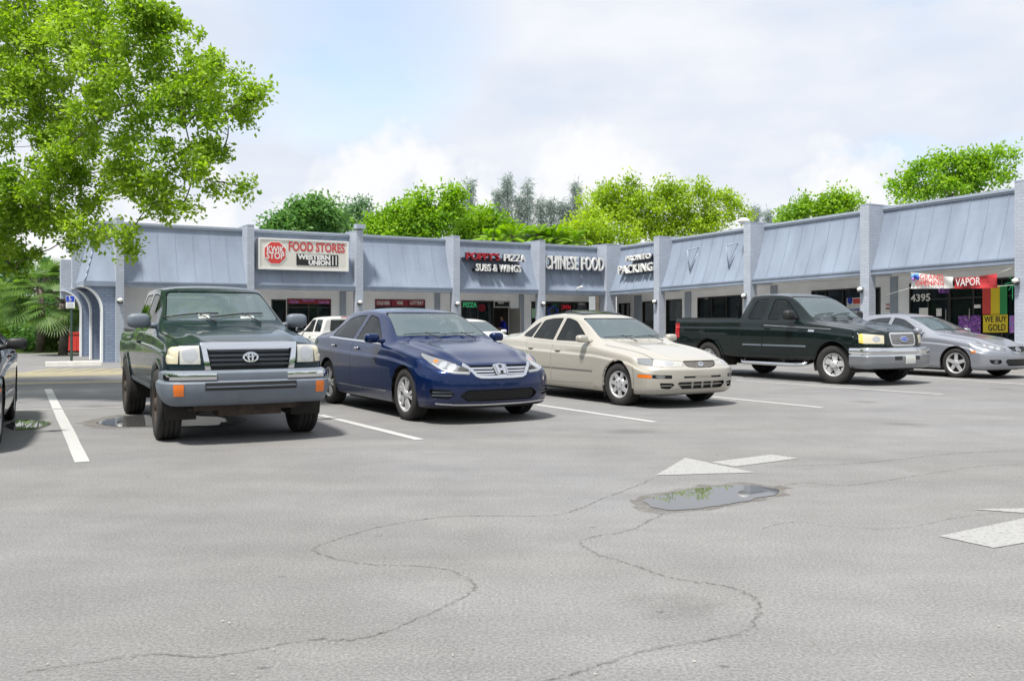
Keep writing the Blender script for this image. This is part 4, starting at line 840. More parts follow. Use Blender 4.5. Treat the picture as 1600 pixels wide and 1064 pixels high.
def paint(name, col, metal=.25, rough=.35, dirt=.12):
    m = bpy.data.materials.new(name); m.use_nodes = True; t = m.node_tree; b = t.nodes['Principled BSDF']
    b.inputs['Metallic'].default_value = metal; b.inputs['Specular IOR Level'].default_value = .12; b.inputs['Coat Weight'].default_value = .8; b.inputs['Coat Roughness'].default_value = .02; b.inputs['Coat IOR'].default_value = 1.45
    co = N(t, 'ShaderNodeTexCoord'); n = N(t, 'ShaderNodeTexNoise'); n.inputs['Scale'].default_value = 2.2; n.inputs['Detail'].default_value = 7; n.inputs['Roughness'].default_value = .65; t.links.new(co.outputs['Object'], n.inputs['Vector'])
    r = N(t, 'ShaderNodeMapRange'); r.inputs['To Min'].default_value = rough * .75; r.inputs['To Max'].default_value = rough * 1.35; t.links.new(n.outputs[0], r.inputs[0]); t.links.new(r.outputs[0], b.inputs['Roughness'])
    sx = N(t, 'ShaderNodeSeparateXYZ'); t.links.new(co.outputs['Object'], sx.inputs[0]); mr = N(t, 'ShaderNodeMapRange'); mr.inputs['From Min'].default_value = .55; mr.inputs['From Max'].default_value = .15; mr.inputs['To Max'].default_value = dirt * 2.4; t.links.new(sx.outputs['Z'], mr.inputs[0])
    mu = N(t, 'ShaderNodeMath', operation='MULTIPLY'); t.links.new(mr.outputs[0], mu.inputs[0]); t.links.new(n.outputs[0], mu.inputs[1])
    mx = N(t, 'ShaderNodeMixRGB'); mx.inputs[1].default_value = (*col, 1); mx.inputs[2].default_value = (.22, .19, .15, 1); t.links.new(mu.outputs[0], mx.inputs[0]); t.links.new(mx.outputs[0], b.inputs['Base Color'])
    return m
def see_glass(name, base, ior, tint, fac):
    m = bpy.data.materials.new(name); m.use_nodes = True; t = m.node_tree; t.nodes.clear(); o = N(t, 'ShaderNodeOutputMaterial'); tr = N(t, 'ShaderNodeBsdfTransparent'); tr.inputs[0].default_value = (tint * .95, tint, tint, 1)
    p = N(t, 'ShaderNodeBsdfPrincipled'); p.inputs['Base Color'].default_value = (*base, 1); p.inputs['Roughness'].default_value = .015; p.inputs['IOR'].default_value = ior; p.inputs['Coat Weight'].default_value = .4; p.inputs['Coat Roughness'].default_value = .01
    mx = N(t, 'ShaderNodeMixShader'); mx.inputs[0].default_value = fac; t.links.new(tr.outputs[0], mx.inputs[1]); t.links.new(p.outputs[0], mx.inputs[2]); t.links.new(mx.outputs[0], o.inputs[0]); return m
CM['seat'] = mat('seat_fabric', (.34, .33, .31), .9, var=.2); CM['dash'] = mat('dashboard_plastic', (.05, .05, .052), .6)
def cabin(c, zb, hw, rear=True, paper=True):
    mb = MB(); mb.box(-1.02, -.66, -hw, hw, zb - .3, zb - .01); mb.ell((-.92, .36, zb + .02), (.12, .2, .06), .7); mb.build('dashboard', CM['dash'], c.root)
    mb = MB(); mb.tube([(-1.16 - .05 * math.sin(a), .36 + .18 * math.cos(a), zb + .02 + .17 * math.sin(a)) for a in [i / 16 * 6.2832 for i in range(17)]], .016, 6); mb.tube([(-1.0, .36, zb - .06), (-1.16, .36, zb + .02)], .03, 6); mb.tube([(-1.16, .20, zb + .02), (-1.16, .52, zb + .02)], .014, 5); mb.build('steering_wheel', CM['dash'], c.root)
    for x, z0 in ((-1.72, 0), (-2.42, .02)) if rear else ((-1.72, 0),):
        for y in (-.35, .35):
            mb = MB(); mb.ell((x, y, zb - .10), (.10, .25, .36), .65); mb.ell((x + .28, y, zb - .42), (.3, .25, .09), .6); mb.tube([(x - .03, y - .06, zb + .15), (x - .05, y - .06, zb + .3)], .008, 5); mb.tube([(x - .03, y + .06, zb + .15), (x - .05, y + .06, zb + .3)], .008, 5); mb.ell((x - .05, y, zb + .30 - .04), (.055, .13, .085), .65); mb.build('seat', CM['seat'], c.root)
    mb = MB(); mb.box(-2.9 if rear else -2.6, -.7, -hw, hw, .34, .38) if zb < 1.05 else mb.box(-2.6, -.7, -hw, hw, .62, .66); mb.build('cabin_floor', CM['dash'], c.root)
    p, n = c.hit(0, zb + (.40 if zb < 1.05 else .47), 'front'); mb = MB(); mb.ell(p + Vector((-.10, 0, -.04)), (.02, .11, .035), .6); mb.build('rear_view_mirror', CM['dash'], c.root)
CM['gap'] = mat('panel_gap_black', (.004, .004, .004), .8)
def car_glass(name, col, ior=1.7, coat=.6):
    m = mat(name, col, .02, ior=ior); b = m.node_tree.nodes['Principled BSDF']; b.inputs['Coat Weight'].default_value = coat; b.inputs['Coat IOR'].default_value = 1.6; b.inputs['Coat Roughness'].default_value = .01; return m
CM['glass'] = see_glass('dark_car_glass', (.008, .013, .013), 1.45, .32, .55); CM['wind'] = see_glass('windshield_glass', (.16, .215, .235), 1.8, .92, .52); CM['tint'] = see_glass('pale_reflection_glass', (.05, .06, .072), 1.5, .4, .6)  # windshield and pale side glass have sky reflection painted into their base colour
CM['rubber'] = mat('tyre_rubber', (.022, .021, .020), .85, var=.25, vscale=9, bump=.2, bscale=50); CM['trim'] = mat('black_trim', (.016, .016, .017), .5)
CM['chrome'] = mat('chrome', (.72, .73, .75), .09, metal=1); CM['alloy'] = mat('alloy_wheel', (.56, .56, .57), .35, metal=.45); CM['dark'] = mat('brake_dark', (.015, .014, .013), .6, metal=.3)
CM['lens'] = car_glass('headlight_lens', (.46, .46, .43), 1.5); CM['lensc'] = car_glass('clear_headlight_lens', (.17, .18, .19), 1.6); CM['amber'] = car_glass('amber_lens', (.72, .16, .006), 1.5); CM['ltyel'] = car_glass('yellowed_lens', (.60, .55, .40), 1.5); CM['amberl'] = car_glass('pale_amber_lens', (.70, .52, .10), 1.5)
CM['redl'] = car_glass('tail_lens', (.42, .01, .012), 1.5); CM['plate'] = mat('licence_plate', (.55, .57, .54), .5); CM['mesh'] = mat('grille_mesh', (.16, .15, .135), .5, metal=.5, var=.5, vscale=60); CM['gmetal'] = mat('grey_bumper_plastic', (.135, .158, .19), .5, var=.14, vscale=3)
CM['rust'] = mat('rusty_steel', (.05, .035, .027), .8, var=.5, vscale=10); CM['silver'] = mat('reflector_silver', (.52, .53, .54), .22, metal=.55); CM['under'] = mat('underbody_black', (.02, .018, .016), .85, var=.4)
def wheel(car, x, y, r, wd, rim_r, style, nsp, name='wheel', steer=0.0, rmat='alloy', rusty=False):
    """tyre with a tread, and a rim with real spokes, at the axle end (x, y)"""
    side = -1 if y < 0 else 1; h = wd / 2; mb = MB()
    prof = [(-h * .82, rim_r), (-h * .97, rim_r + .012), (-h * 1.0, rim_r + (r - rim_r) * .5), (-h * .95, r - .028), (-h * .82, r - .006), (-h * .70, r)]
    for g in (-.38, 0, .38): prof += [(h * g - .007 - .0, r + .0), (h * g - .005, r - .009), (h * g + .005, r - .009), (h * g + .007, r)]
    prof += [(h * .70, r), (h * .82, r - .006), (h * .95, r - .028), (h * 1.0, rim_r + (r - rim_r) * .5), (h * .97, rim_r + .012), (h * .82, rim_r)]
    mb.lathe([(side * a, q) for a, q in prof], k=48); o = mb.build(name, CM['rubber'], car.root); o.location = (x, y - side * h, r); o.rotation_euler = (0, 0, steer)
    rm = MB(); f = side * h
    rm.lathe([(f * .86, rim_r + .014), (f * .92, rim_r + .004), (f * .84, rim_r - .014), (f * .55, rim_r - .022), (-f * .6, rim_r - .03)], k=40, mi=0)
    rm.lathe([(f * .30, 0.0), (f * .30, rim_r - .035), (f * .25, rim_r - .02)], k=24, mi=1)
    def spoke(a, w0, w1, r0, r1, y0, y1, mi=0, th=.02, tw=0.0):
        ps = []
        for rad, ww, yy, an in ((r0, w0, y0, a), (r1, w1, y1, a + tw)):
            for s_ in (-1, 1):
                c, sn = math.cos(an), math.sin(an); ps.append([(c * rad - sn * ww * s_, f * yy, sn * rad + c * ww * s_), (c * rad - sn * ww * s_, f * yy - side * th, sn * rad + c * ww * s_)])
        A_, B_, C_, D_ = ps; rm.hexa([A_[0], B_[0], B_[1], A_[1], C_[0], D_[0], D_[1], C_[1]], mi)
    if style == 'five':      # broad five spoke star
        for k in range(nsp): spoke(k * 2 * math.pi / nsp + .3, .042, .034, .035, rim_r - .006, .86, .80)
        rm.lathe([(f * .80, .07), (f * .90, .06), (f * .92, .0)], k=20)
        for k in range(5): rm.ell(((.045) * math.cos(k * 1.2566 + .9), f * .91, .045 * math.sin(k * 1.2566 + .9)), (.008, .006, .008), 1, 8, 5, 1)
    elif style == 'ten':     # paired spokes
        for k in range(nsp):
            for q in (-.19, .19): spoke(k * 2 * math.pi / nsp + q * .55, .02, .022, .05, rim_r - .005, .82, .84, tw=q * .6)
            spoke(k * 2 * math.pi / nsp, .016, .012, .06, rim_r * .66, .78, .70, 1)
        rm.lathe([(f * .74, .062), (f * .88, .055), (f * .9, 0)], k=20)
    elif style == 'slot':    # dish with turbine slots
        for k in range(nsp): spoke(k * 2 * math.pi / nsp, .034, .026, .04, rim_r - .004, .80, .84, tw=.32, th=.03)
        rm.lathe([(f * .62, rim_r * .56), (f * .80, rim_r * .52), (f * .88, .05), (f * .88, 0)], k=24)
        for k in range(5): rm.ell((.06 * math.cos(k * 1.2566), f * .885, .06 * math.sin(k * 1.2566)), (.009, .007, .009), 1, 8, 5, 1)
    elif style == 'truck':   # cast wheel, five wide spokes with small windows
        for k in range(nsp): spoke(k * 2 * math.pi / nsp + .2, .055, .062, .06, rim_r - .004, .80, .72, th=.03)
        for k in range(nsp): spoke((k + .5) * 2 * math.pi / nsp + .2, .03, .03, rim_r * .74, rim_r - .004, .64, .68, th=.03)
        rm.lathe([(f * .70, rim_r * .5), (f * .82, rim_r * .42), (f * .84, .075), (f * 1.05, .068), (f * 1.08, .04), (f * 1.08, 0)], k=24)
        for k in range(5): rm.ell((.095 * math.cos(k * 1.2566 + .6), f * .85, .095 * math.sin(k * 1.2566 + .6)), (.012, .014, .012), 1, 8, 5, 1)
    else:                    # steel wheel
        rm.lathe([(f * .62, rim_r - .012), (f * .5, rim_r * .8), (f * .7, rim_r * .55), (f * .66, .08), (f * .95, .07), (f * .98, 0)], k=28)
    rm.build('rim', [CM['rust'] if rusty else CM[rmat], CM['dark']], o); return o
def arches(car, xw, r, zc, inner=.42, lip=None, lipm=None, liph=.03):
    """round wheel openings with a dark wheelhouse behind"""
    for x in xw:
        poly = [(x + r * math.cos(a), zc + r * math.sin(a)) for a in [i / 28 * 2 * math.pi for i in range(28)]]
        for side in (1, -1):
            car.hole(poly, 'side', side, .25, None, .035); zz_ = [(x - r * .985, .40), (x + r * .985, .40), (x + r * .985, 1.2), (x - r * .985, 1.2)]; car.hole(zz_, ((1, 0, 0), (0, -1, 0), (0, 0, -1)), side, .1, None, 0)
            mb = MB(); vs = []; n = 20; h = car.hit(x, zc + r * .9, 'side', side)[0]
            for i in range(n + 1):
                a = -.35 + (math.pi + .7) * i / n; vs += [(x + (r + .012) * math.cos(a), (abs(h.y) - .012) * -side, zc + (r + .012) * math.sin(a)), (x + (r + .012) * math.cos(a), inner * -side, zc + (r + .012) * math.sin(a))]
            mb.add(vs, [(2 * i, 2 * i + 1, 2 * i + 3, 2 * i + 2) for i in range(n)], 0, True); mb.add([vs[2 * i + 1] for i in range(n + 1)], [tuple(range(n + 1))]); mb.build('wheelhouse', CM['under'], car.root, fix=False)
            if lip:
                qs = []; m = 18
                for i in range(m):
                    a0_, a1_ = -.12 + (math.pi + .24) * i / m, -.12 + (math.pi + .24) * (i + 1) / m
                    qs.append([(x + q * math.cos(t), zc + q * math.sin(t)) for q, t in ((r - .004, a0_), (r + lip, a0_), (r + lip, a1_), (r - .004, a1_))])
                car.patch('wheel_arch_trim', qs, 'side', lipm or car.paint, liph, liph + .03, side, .05)
def mirror_unit(car, x, z, size, m, arm=.06, side_off=.0, face=CM.get('glass')):
    for side in (1, -1):
        h, n = car.hit(x, z - size[2] * .7, 'side', side); sgn = -side; c = Vector((x - .02, h.y + sgn * (arm + size[1]), z)); mb = MB()
        mb.ell(c, (size[0], size[1], size[2]), .62, 18, 12); mb.tube([Vector((x + .02, h.y - sgn * .02, z - size[2] * .75)), c + Vector((0, -sgn * size[1] * .7, -size[2] * .45))], [.035, .028], 8); o = mb.build('side_mirror', m, car.root)
        mb = MB(); mb.ell(c + Vector((-size[0] * .86, 0, 0)), (size[0] * .2, size[1] * .84, size[2] * .8), .55, 14, 8); mb.build('mirror_glass', CM['glass'], o)
def handle(car, pts, m, ln=.14):
    for side in (1, -1):
        for (x, z) in pts:
            h, n = car.hit(x, z, 'side', side); mb = MB(); mb.ell(h + Vector((0, -side * .018, 0)), (ln / 2, .014, .016), .5, 14, 8); mb.ell(h + Vector((0, side * .012, -.004)), (ln / 2 - .01, .016, .022), .6, 12, 6, 1); mb.build('door_handle', [m, CM['trim']], car.root)
def wipers(car, xs, proj='wind', ln=.5, y0s=(-.28, .28), zb=1.0, rise=.05, flip=1, rad=.009):
    for y0 in y0s:
        pts = []
        for k in range(6):
            t = k / 5; h, n = car.hit(y0 - ln * .5 * flip + ln * t * flip, zb + rise * math.sin(t * math.pi * .55), 'front'); pts.append(h + n * .022)
        mb = MB(); mb.tube(pts, rad, 6); h, n = car.hit(y0 + ln * .42 * flip, zb - .05, 'front'); mb.tube([h + n * .01, pts[3] + Vector((0, 0, .012))], .007, 6); mb.build('wiper', CM['trim'], car.root)
def ribs(car, name, rows, y0, y1, m, off, th, proj='front', parent=None, depth=.02, tf=None):
    for z in rows:
        a, b = (y0, y1) if not callable(y0) else (y0(z), y1(z))
        car.deco(name, [(a, z - th / 2), (b, z - th / 2), (b, z + th / 2), (a, z + th / 2)], proj, m, off, depth, both=False, parent=parent)
def ring_quads(cx, cz, rx, rz, t, n=16, a0=0, a1=2 * math.pi):
    q = []
    for i in range(n):
        u, v = a0 + (a1 - a0) * i / n, a0 + (a1 - a0) * (i + 1) / n
        q.append([(cx + (rx - t) * math.cos(u), cz + (rz - t) * math.sin(u)), (cx + rx * math.cos(u), cz + rz * math.sin(u)), (cx + rx * math.cos(v), cz + rz * math.sin(v)), (cx + (rx - t) * math.cos(v), cz + (rz - t) * math.sin(v))])
    return q
def strip_quads(pts, w):   # polyline of constant width as convex quads with shared ends
    P = [Vector(p) for p in pts]; L_ = []
    for i, p in enumerate(P):
        d = (P[min(i + 1, len(P) - 1)] - P[max(i - 1, 0)]).normalized(); n = Vector((-d.y, d.x)); L_.append((p + n * w / 2, p - n * w / 2))
    return [[tuple(L_[i][0]), tuple(L_[i][1]), tuple(L_[i + 1][1]), tuple(L_[i + 1][0])] for i in range(len(P) - 1)]
def oval(cx, cz, rx, rz, n=18): return [(cx + rx * math.cos(i / n * 2 * math.pi), cz + rz * math.sin(i / n * 2 * math.pi)) for i in range(n)]
HEAD = math.atan2(-V.y, -V.x)
def park(px_r, py_r, half, dxy=(0, 0)):   # ground point under the front axle centre from the near front wheel's contact point
    p = gp(px_r, py_r) + U * half; return Vector((p.x + dxy[0], p.y + dxy[1], 0))
def underbox(car, x0, x1, hw, z0, z1):
    mb = MB(); mb.box(x0, x1, -hw, hw, z0, z1); mb.build('underbody', CM['under'], car.root)

# ---- sedan builder shared by the parked cars
def sedan(name, loc, st, F, Bk, xf, xr, pm, label, cfg, rz=HEAD, scale=1.0, detail=True):
    root = empty(name, loc, rz, label, cfg.get('cat', 'car'), 'cars parked in the lot', scale); c = Car(root, st, F, Bk, xf, xr, pm, cfg.get('Rf', .06), cfg.get('nose', .75), cfg.get('tail', .6))
    wb = cfg['wb']; arches(c, (0, -wb), cfg['ra'], cfg['rt'] + .01, lip=cfg.get('lip'), liph=cfg.get('liph', .008))
    gl = cfg.get('glass', CM['glass'])
    for nm, poly, r in cfg['win']: c.panel(nm, rpoly(poly, r), 'side', gl, .011, -.004, .01)
    for poly in cfg.get('seal', []): c.deco('window_trim', poly, 'side', cfg.get('sealm', CM['chrome']), .004, .01)
    p = rpoly(cfg['wind'], .05); c.panel('windshield', p, 'wind', CM['wind'], .010, -.004, .01, .2, (-1.9, -.2), False)
    p = rpoly(cfg['rwind'], .06); c.panel('rear_window', p, 'rwind', gl, .010, -.004, .01, .1, (xr + .2, -1.9), False)
    for poly in cfg['doors']: c.panel('door', rpoly(poly, [.03] * len(poly), 2), 'side', pm, .0035, 0, .02, .15)
    for poly in cfg.get('hoodline', []): c.deco('hood_seam', strip_quads(poly, .008), 'top', CM['gap'], .0012, 0)
    if 'handles' in cfg: handle(c, cfg['handles'], cfg.get('hm', pm))
    mirror_unit(c, cfg['mir'][0], cfg['mir'][1], cfg.get('mirs', (.075, .10, .065)), cfg.get('mirm', pm), cfg.get('arm', .05))
    if detail: wipers(c, None, zb=cfg['wind'][0][1] + .004, y0s=(-.33, .22), ln=.55, rise=.016, rad=.006)
    cabin(c, cfg['wind'][0][1] - .10, .64)
    hw = cfg['hw']
    for x in (0, -wb):
        for sd in (-1, 1): wheel(c, x, sd * hw, cfg['rt'], cfg['wd'], cfg['rr'], cfg['ws'], cfg['ns'], steer=cfg.get('steer', 0) if x == 0 else 0)
    underbox(c, -wb + .42, -.42, .72, .15, .26); underbox(c, -.4, xf - .35, .5, .17, .3); underbox(c, xr + .3, -wb - .38, .5, .2, .32)
    return c
# ---- blue sedan
def plan(a, p, b, q, w): return lambda y: -(a * np.power(np.clip(y / w, 0, 1.2), p) + b * np.power(np.clip(y / w, 0, 1.2), q))
def mkF(pl, zk, dk): return lambda y, z: pl(y) - pchip(zk, dk, z)
ACC = [(.95, .20, .66, .735, .88, .80, .60, .03), (.75, .19, .70, .795, .905, .84, .64, .035), (.4, .19, .78, .88, .92, .86, .70, .04), (0, .19, .85, .945, .925, .875, .74, .04), (-.35, .19, .90, .995, .925, .885, .76, .035),
       (-.56, .19, .918, 1.025, .925, .885, .755, .035), (-.64, .19, .922, 1.07, .925, .885, .74, .04), (-1.32, .19, .945, 1.405, .925, .875, .605, .055), (-1.48, .19, .95, 1.435, .925, .872, .60, .055), (-2.0, .19, .965, 1.465, .925, .87, .59, .055),
       (-2.5, .19, .985, 1.445, .925, .865, .575, .055), (-2.72, .19, .99, 1.40, .925, .86, .575, .055), (-3.32, .22, 1.01, 1.15, .91, .85, .60, .05), (-3.45, .24, 1.01, 1.12, .90, .84, .62, .04), (-3.9, .30, .98, 1.09, .86, .78, .66, .03)]
accF = mkF(plan(.20, 2.2, .16, 6, .9), [.18, .30, .45, .60, .70, .80], [.07, .02, 0, .02, .075, .13]); accB = mkF(plan(.14, 2.2, .14, 6, .9), [.25, .45, .7, .95, 1.1], [.08, 0, 0, .03, .06])
ACCCFG = dict(wb=2.776, ra=.368, rt=.335, wd=.215, rr=.218, ws='ten', ns=5, hw=.905,
    win=[('window', [(-.86, .985), (-1.42, 1.31), (-1.66, 1.35), (-1.74, 1.352), (-1.79, 1.005)], [.02, .08, .05, .02, .02]), ('window', [(-1.89, 1.008), (-1.86, 1.355), (-2.2, 1.348), (-2.5, 1.30), (-2.80, 1.13), (-2.78, 1.04)], [.02, .02, .06, .06, .03, .03])],
    seal=[[(-.76, .950), (-.76, .972), (-2.88, 1.032), (-2.88, 1.010)]], wind=[(-.70, 1.062), (.70, 1.062), (.565, 1.385), (-.565, 1.385)], rwind=[(-.52, 1.19), (.52, 1.19), (.48, 1.37), (-.48, 1.37)],
    doors=[[(-.62, .29), (-.72, .935), (-1.832, .968), (-1.832, .27)], [(-1.840, .27), (-1.840, .968), (-2.72, .998), (-2.36, .27)]],
    hoodline=[[(.55, -.66), (.2, -.705), (-.2, -.74), (-.5, -.765)], [(.55, .66), (.2, .705), (-.2, .74), (-.5, .765)]], handles=[(-1.62, .88), (-2.55, .90)], mir=(-.86, 1.035), glass=CM['glass'], hm=CM['chrome'])
BLUE = paint('deep_blue_paint', (.002, .014, .070), .35, .28)
aloc = park(632, 656, .80, (.09, 0))
c = sedan('parked_car', aloc, ACC, accF, accB, .95, -3.90, BLUE, 'deep blue sedan with a chrome grille parked second from the left', ACCCFG)
HL = [(.325, .61), (.325, .68), (.0, .775), (-.36, .862), (-.415, .862), (-.22, .745), (0, .66), (.15, .622)]
def headlight(c, poly, m, proj='diag', inner=(), thr=.15, off=.002):
    for sd in (1, -1):
        c.hole(poly, proj, sd, thr, (.05, 2), .03); o = c.patch('headlight', inset(poly, .005), proj, m, off, .02, sd, thr, (.05, 2))
        for (nm, pl, mm, of) in inner: c.patch(nm, pl, proj, mm, of, .006, sd, thr, (.05, 2), o)
headlight(c, HL, CM['lensc'], inner=[('reflector', oval(.10, .70, .055, .040), CM['silver'], .004), ('reflector', oval(-.03, .725, .05, .040), CM['silver'], .004), ('reflector', strip_quads([(.30, .632), (.15, .64), (.0, .672), (-.18, .74)], .014)[0:3], CM['silver'], .004),
    ('side_lamp', [(-.14, .745), (-.11, .778), (-.165, .79), (-.185, .77)], CM['amber'], .004), ('lamp_bezel', [(.30, .65), (.30, .68), (.19, .708), (.17, .66)], CM['trim'], .004)])
GR = rpoly([(-.44, .722), (.44, .722), (.335, .575), (-.335, .575)], [.01, .01, .05, .05]); c.hole(GR, 'front', 1, .1, None, .05); gr = c.patch('grille', GR, 'front', CM['trim'], -.035, 0)
c.deco('chrome_surround', strip_quads([(-.475, .735), (-.40, .665), (-.345, .60), (-.30, .583), (-.15, .578), (.15, .578), (.30, .583), (.345, .60), (.40, .665), (.475, .735)], .034), 'front', CM['chrome'], .012, .03, both=False)
ribs(c, 'grille_bar', (.695, .655, .618), lambda z: -.34 - (z - .6) * .6, lambda z: .34 + (z - .6) * .6, CM['chrome'], -.006, .013, parent=gr)
def emblem_quads(c, name, qs, m, off=.02, depth=.03): c.deco(name, qs, 'front', m, off, depth, both=False)
emblem_quads(c, 'emblem', [[(-.056, .618), (-.026, .618), (-.030, .712), (-.064, .712)], [(.026, .618), (.056, .618), (.064, .712), (.030, .712)], [(-.030, .652), (.030, .652), (.030, .674), (-.030, .674)]], CM['chrome'], .022); c.deco('emblem_back', [(-.085, .60), (.085, .60), (.09, .725), (-.09, .725)], 'front', CM['trim'], .004, .03, both=False)
emblem_quads(c, 'emblem_frame', strip_quads([(-.085, .715), (-.078, .62), (-.055, .60), (.055, .60), (.078, .62), (.085, .715), (.0, .724), (-.085, .715)], .009), CM['chrome'], .018)
LG = rpoly([(-.47, .425), (.47, .425), (.56, .355), (.46, .285), (-.46, .285), (-.56, .355)], .03); c.hole(LG, 'front', 1, .1, None, .05); lg = c.patch('lower_grille', LG, 'front', CM['trim'], -.04, 0)
for k, z in enumerate((.395, .365, .335, .305)): ribs(c, 'mesh_bar', (z,), -.50 + .02 * abs(k - 1.5), .50, mat('grille_plastic', (.03, .03, .032), .5), -.02, .009, parent=lg)
for k in range(-13, 14): c.deco('mesh_bar', [(k * .036, .29), (k * .036 + .008, .29), (k * .036 + .008, .42), (k * .036, .42)], 'front', CM['gap'], -.022, .01, both=False, parent=lg)
for sd in (1, -1):
    P = rpoly([(-.86, .44), (-.66, .425), (-.615, .37), (-.68, .315), (-.84, .335)], .02); c.hole(P, 'front', sd, .05, (.3, 2), .05); o = c.patch('fog_recess', P, 'front', CM['trim'], -.03, 0, sd, .05, (.3, 2))
    for z in (.36, .40): c.patch('recess_bar', [(-.84, z - .005), (-.64, z - .005), (-.64, z + .005), (-.84, z + .005)], 'front', CM['gmetal'], -.012, .01, sd, .05, (.3, 2), o)
c.deco('bumper_lip', strip_quads([(-.80, .262), (-.6, .248), (-.3, .242), (.3, .242), (.6, .248), (.80, .262)], .012), 'front', CM['chrome'], .008, .02, both=False, thr=.02)
c.deco('lower_valance', [(-.86, .19), (.86, .19), (.86, .225), (-.86, .225)], 'front', CM['trim'], .003, .01, both=False, thr=.02)
c.deco('bumper_seam', strip_quads([(.38, .775), (.38, .62), (.34, .45)], .006), 'side', CM['gap'], .0012, 0)
c.deco('sill_line', strip_quads([(-.55, .345), (-1.4, .335), (-2.3, .345)], .012), 'side', CM['chrome'], .004, .01)
c.finish()
# ---- champagne sedan
MAX = [(.93, .20, .60, .70, .86, .77, .60, .035), (.7, .19, .66, .755, .875, .81, .64, .04), (.35, .18, .73, .825, .88, .83, .68, .045), (-.05, .18, .79, .885, .885, .84, .71, .045), (-.42, .18, .835, .93, .885, .845, .72, .04), (-.54, .18, .85, .955, .885, .845, .715, .035), (-.62, .18, .855, .99, .885, .845, .70, .04),
       (-1.30, .18, .88, 1.33, .885, .84, .585, .05), (-1.46, .18, .885, 1.372, .885, .835, .58, .05), (-1.95, .18, .90, 1.41, .885, .83, .575, .05), (-2.4, .18, .915, 1.39, .885, .83, .565, .05), (-2.62, .18, .925, 1.345, .885, .825, .57, .05), (-3.16, .20, .945, 1.08, .88, .82, .60, .045), (-3.3, .22, .945, 1.05, .87, .81, .62, .04), (-3.84, .28, .92, 1.01, .84, .76, .64, .03)]
maxF = mkF(plan(.20, 2.3, .13, 6, .87), [.18, .30, .45, .56, .61, .72], [.07, .015, 0, .005, .055, .10]); maxB = mkF(plan(.12, 2.3, .12, 6, .87), [.25, .45, .7, 1.0], [.07, 0, .01, .06])
MAXCFG = dict(wb=2.70, ra=.362, rt=.317, wd=.205, rr=.197, ws='slot', ns=7, hw=.862, lip=.022, liph=.012, steer=.10,
    win=[('window', [(-.84, .93), (-1.40, 1.265), (-1.62, 1.31), (-1.70, 1.312), (-1.74, .945)], [.02, .08, .05, .02, .02]), ('window', [(-1.82, .948), (-1.79, 1.315), (-2.1, 1.308), (-2.36, 1.275), (-2.46, .975)], [.02, .02, .06, .05, .02]), ('quarter_window', [(-2.505, .98), (-2.42, 1.255), (-2.53, 1.215), (-2.80, 1.05), (-2.80, 1.0)], [.02, .03, .03, .04, .03])],
    wind=[(-.66, .985), (.66, .985), (.545, 1.31), (-.545, 1.31)], rwind=[(-.52, 1.10), (.52, 1.10), (.48, 1.32), (-.48, 1.32)], mir=(-.82, .985), mirs=(.07, .10, .06),
    doors=[[(-.60, .30), (-.70, .885), (-1.772, .912), (-1.772, .27)], [(-1.780, .27), (-1.780, .912), (-2.62, .94), (-2.30, .27)]],
    hoodline=[[(.6, -.63), (.2, -.68), (-.2, -.715), (-.48, -.73)], [(.6, .63), (.2, .68), (-.2, .715), (-.48, .73)]], handles=[(-1.60, .79), (-2.42, .81)])
GOLD = paint('champagne_paint', (.45, .425, .375), .3, .30, .10)
c = sedan('parked_car', park(968, 633, .765, (.05, 0)), MAX, maxF, maxB, .93, -3.84, GOLD, 'champagne beige older sedan with a raised sunroof and orange bumper lights', MAXCFG)
headlight(c, [(.365, .605), (.365, .675), (.05, .705), (-.06, .712), (-.06, .612), (.05, .602)], CM['lens'], inner=[('reflector', oval(.16, .652, .085, .034), CM['silver'], .003)])
headlight(c, [(-.066, .612), (-.066, .712), (-.24, .722), (-.30, .71), (-.27, .635)], CM['lensc'])
P = rpoly([(-.31, .685), (.31, .685), (.28, .605), (.15, .583), (-.15, .583), (-.28, .605)], .03); c.hole(P, 'front', 1, .1, None, .04); gr = c.patch('grille', inset(P, .012), 'front', CM['mesh'], -.006, 0)
c.deco('grille_frame', ring_quads(0, .637, .045, .032, .012, 14), 'front', CM['chrome'], .008, .02, both=False); c.deco('emblem', [[(-.03, .632), (0, .622), (0, .634), (-.03, .644)], [(0, .622), (.03, .632), (.03, .644), (0, .634)]], 'front', CM['chrome'], .006, .02, both=False)
for sd in (1, -1):
    P = rpoly([(.22, .435), (.22, .485), (-.06, .492), (-.06, .438)], .01); c.hole(P, 'diag', sd, .15, (.3, 2), .03); c.patch('fog_recess', P, 'diag', CM['trim'], -.015, 0, sd, .15, (.3, 2)); c.patch('fog_lamp', oval(.06, .463, .07, .02), 'diag', CM['lensc'], -.005, .01, sd, .15, (.3, 2))
    P = rpoly([(-.068, .438), (-.068, .492), (-.27, .495), (-.29, .445)], .01); c.hole(P, 'diag', sd, .15, (.3, 2), .03); c.patch('indicator', inset(P, .003), 'diag', CM['amber'], .001, .01, sd, .15, (.3, 2))
    P = rpoly([(-.70, .375), (-.53, .37), (-.50, .345), (-.57, .285), (-.68, .295)], .015); c.hole(P, 'front', sd, .05, (.3, 2), .05); o = c.patch('side_intake', P, 'front', CM['trim'], -.04, 0, sd, .05, (.3, 2)); c.patch('intake_bar', [(-.68, .325), (-.53, .325), (-.53, .337), (-.68, .337)], 'front', GOLD, -.012, .01, sd, .05, (.3, 2), o)
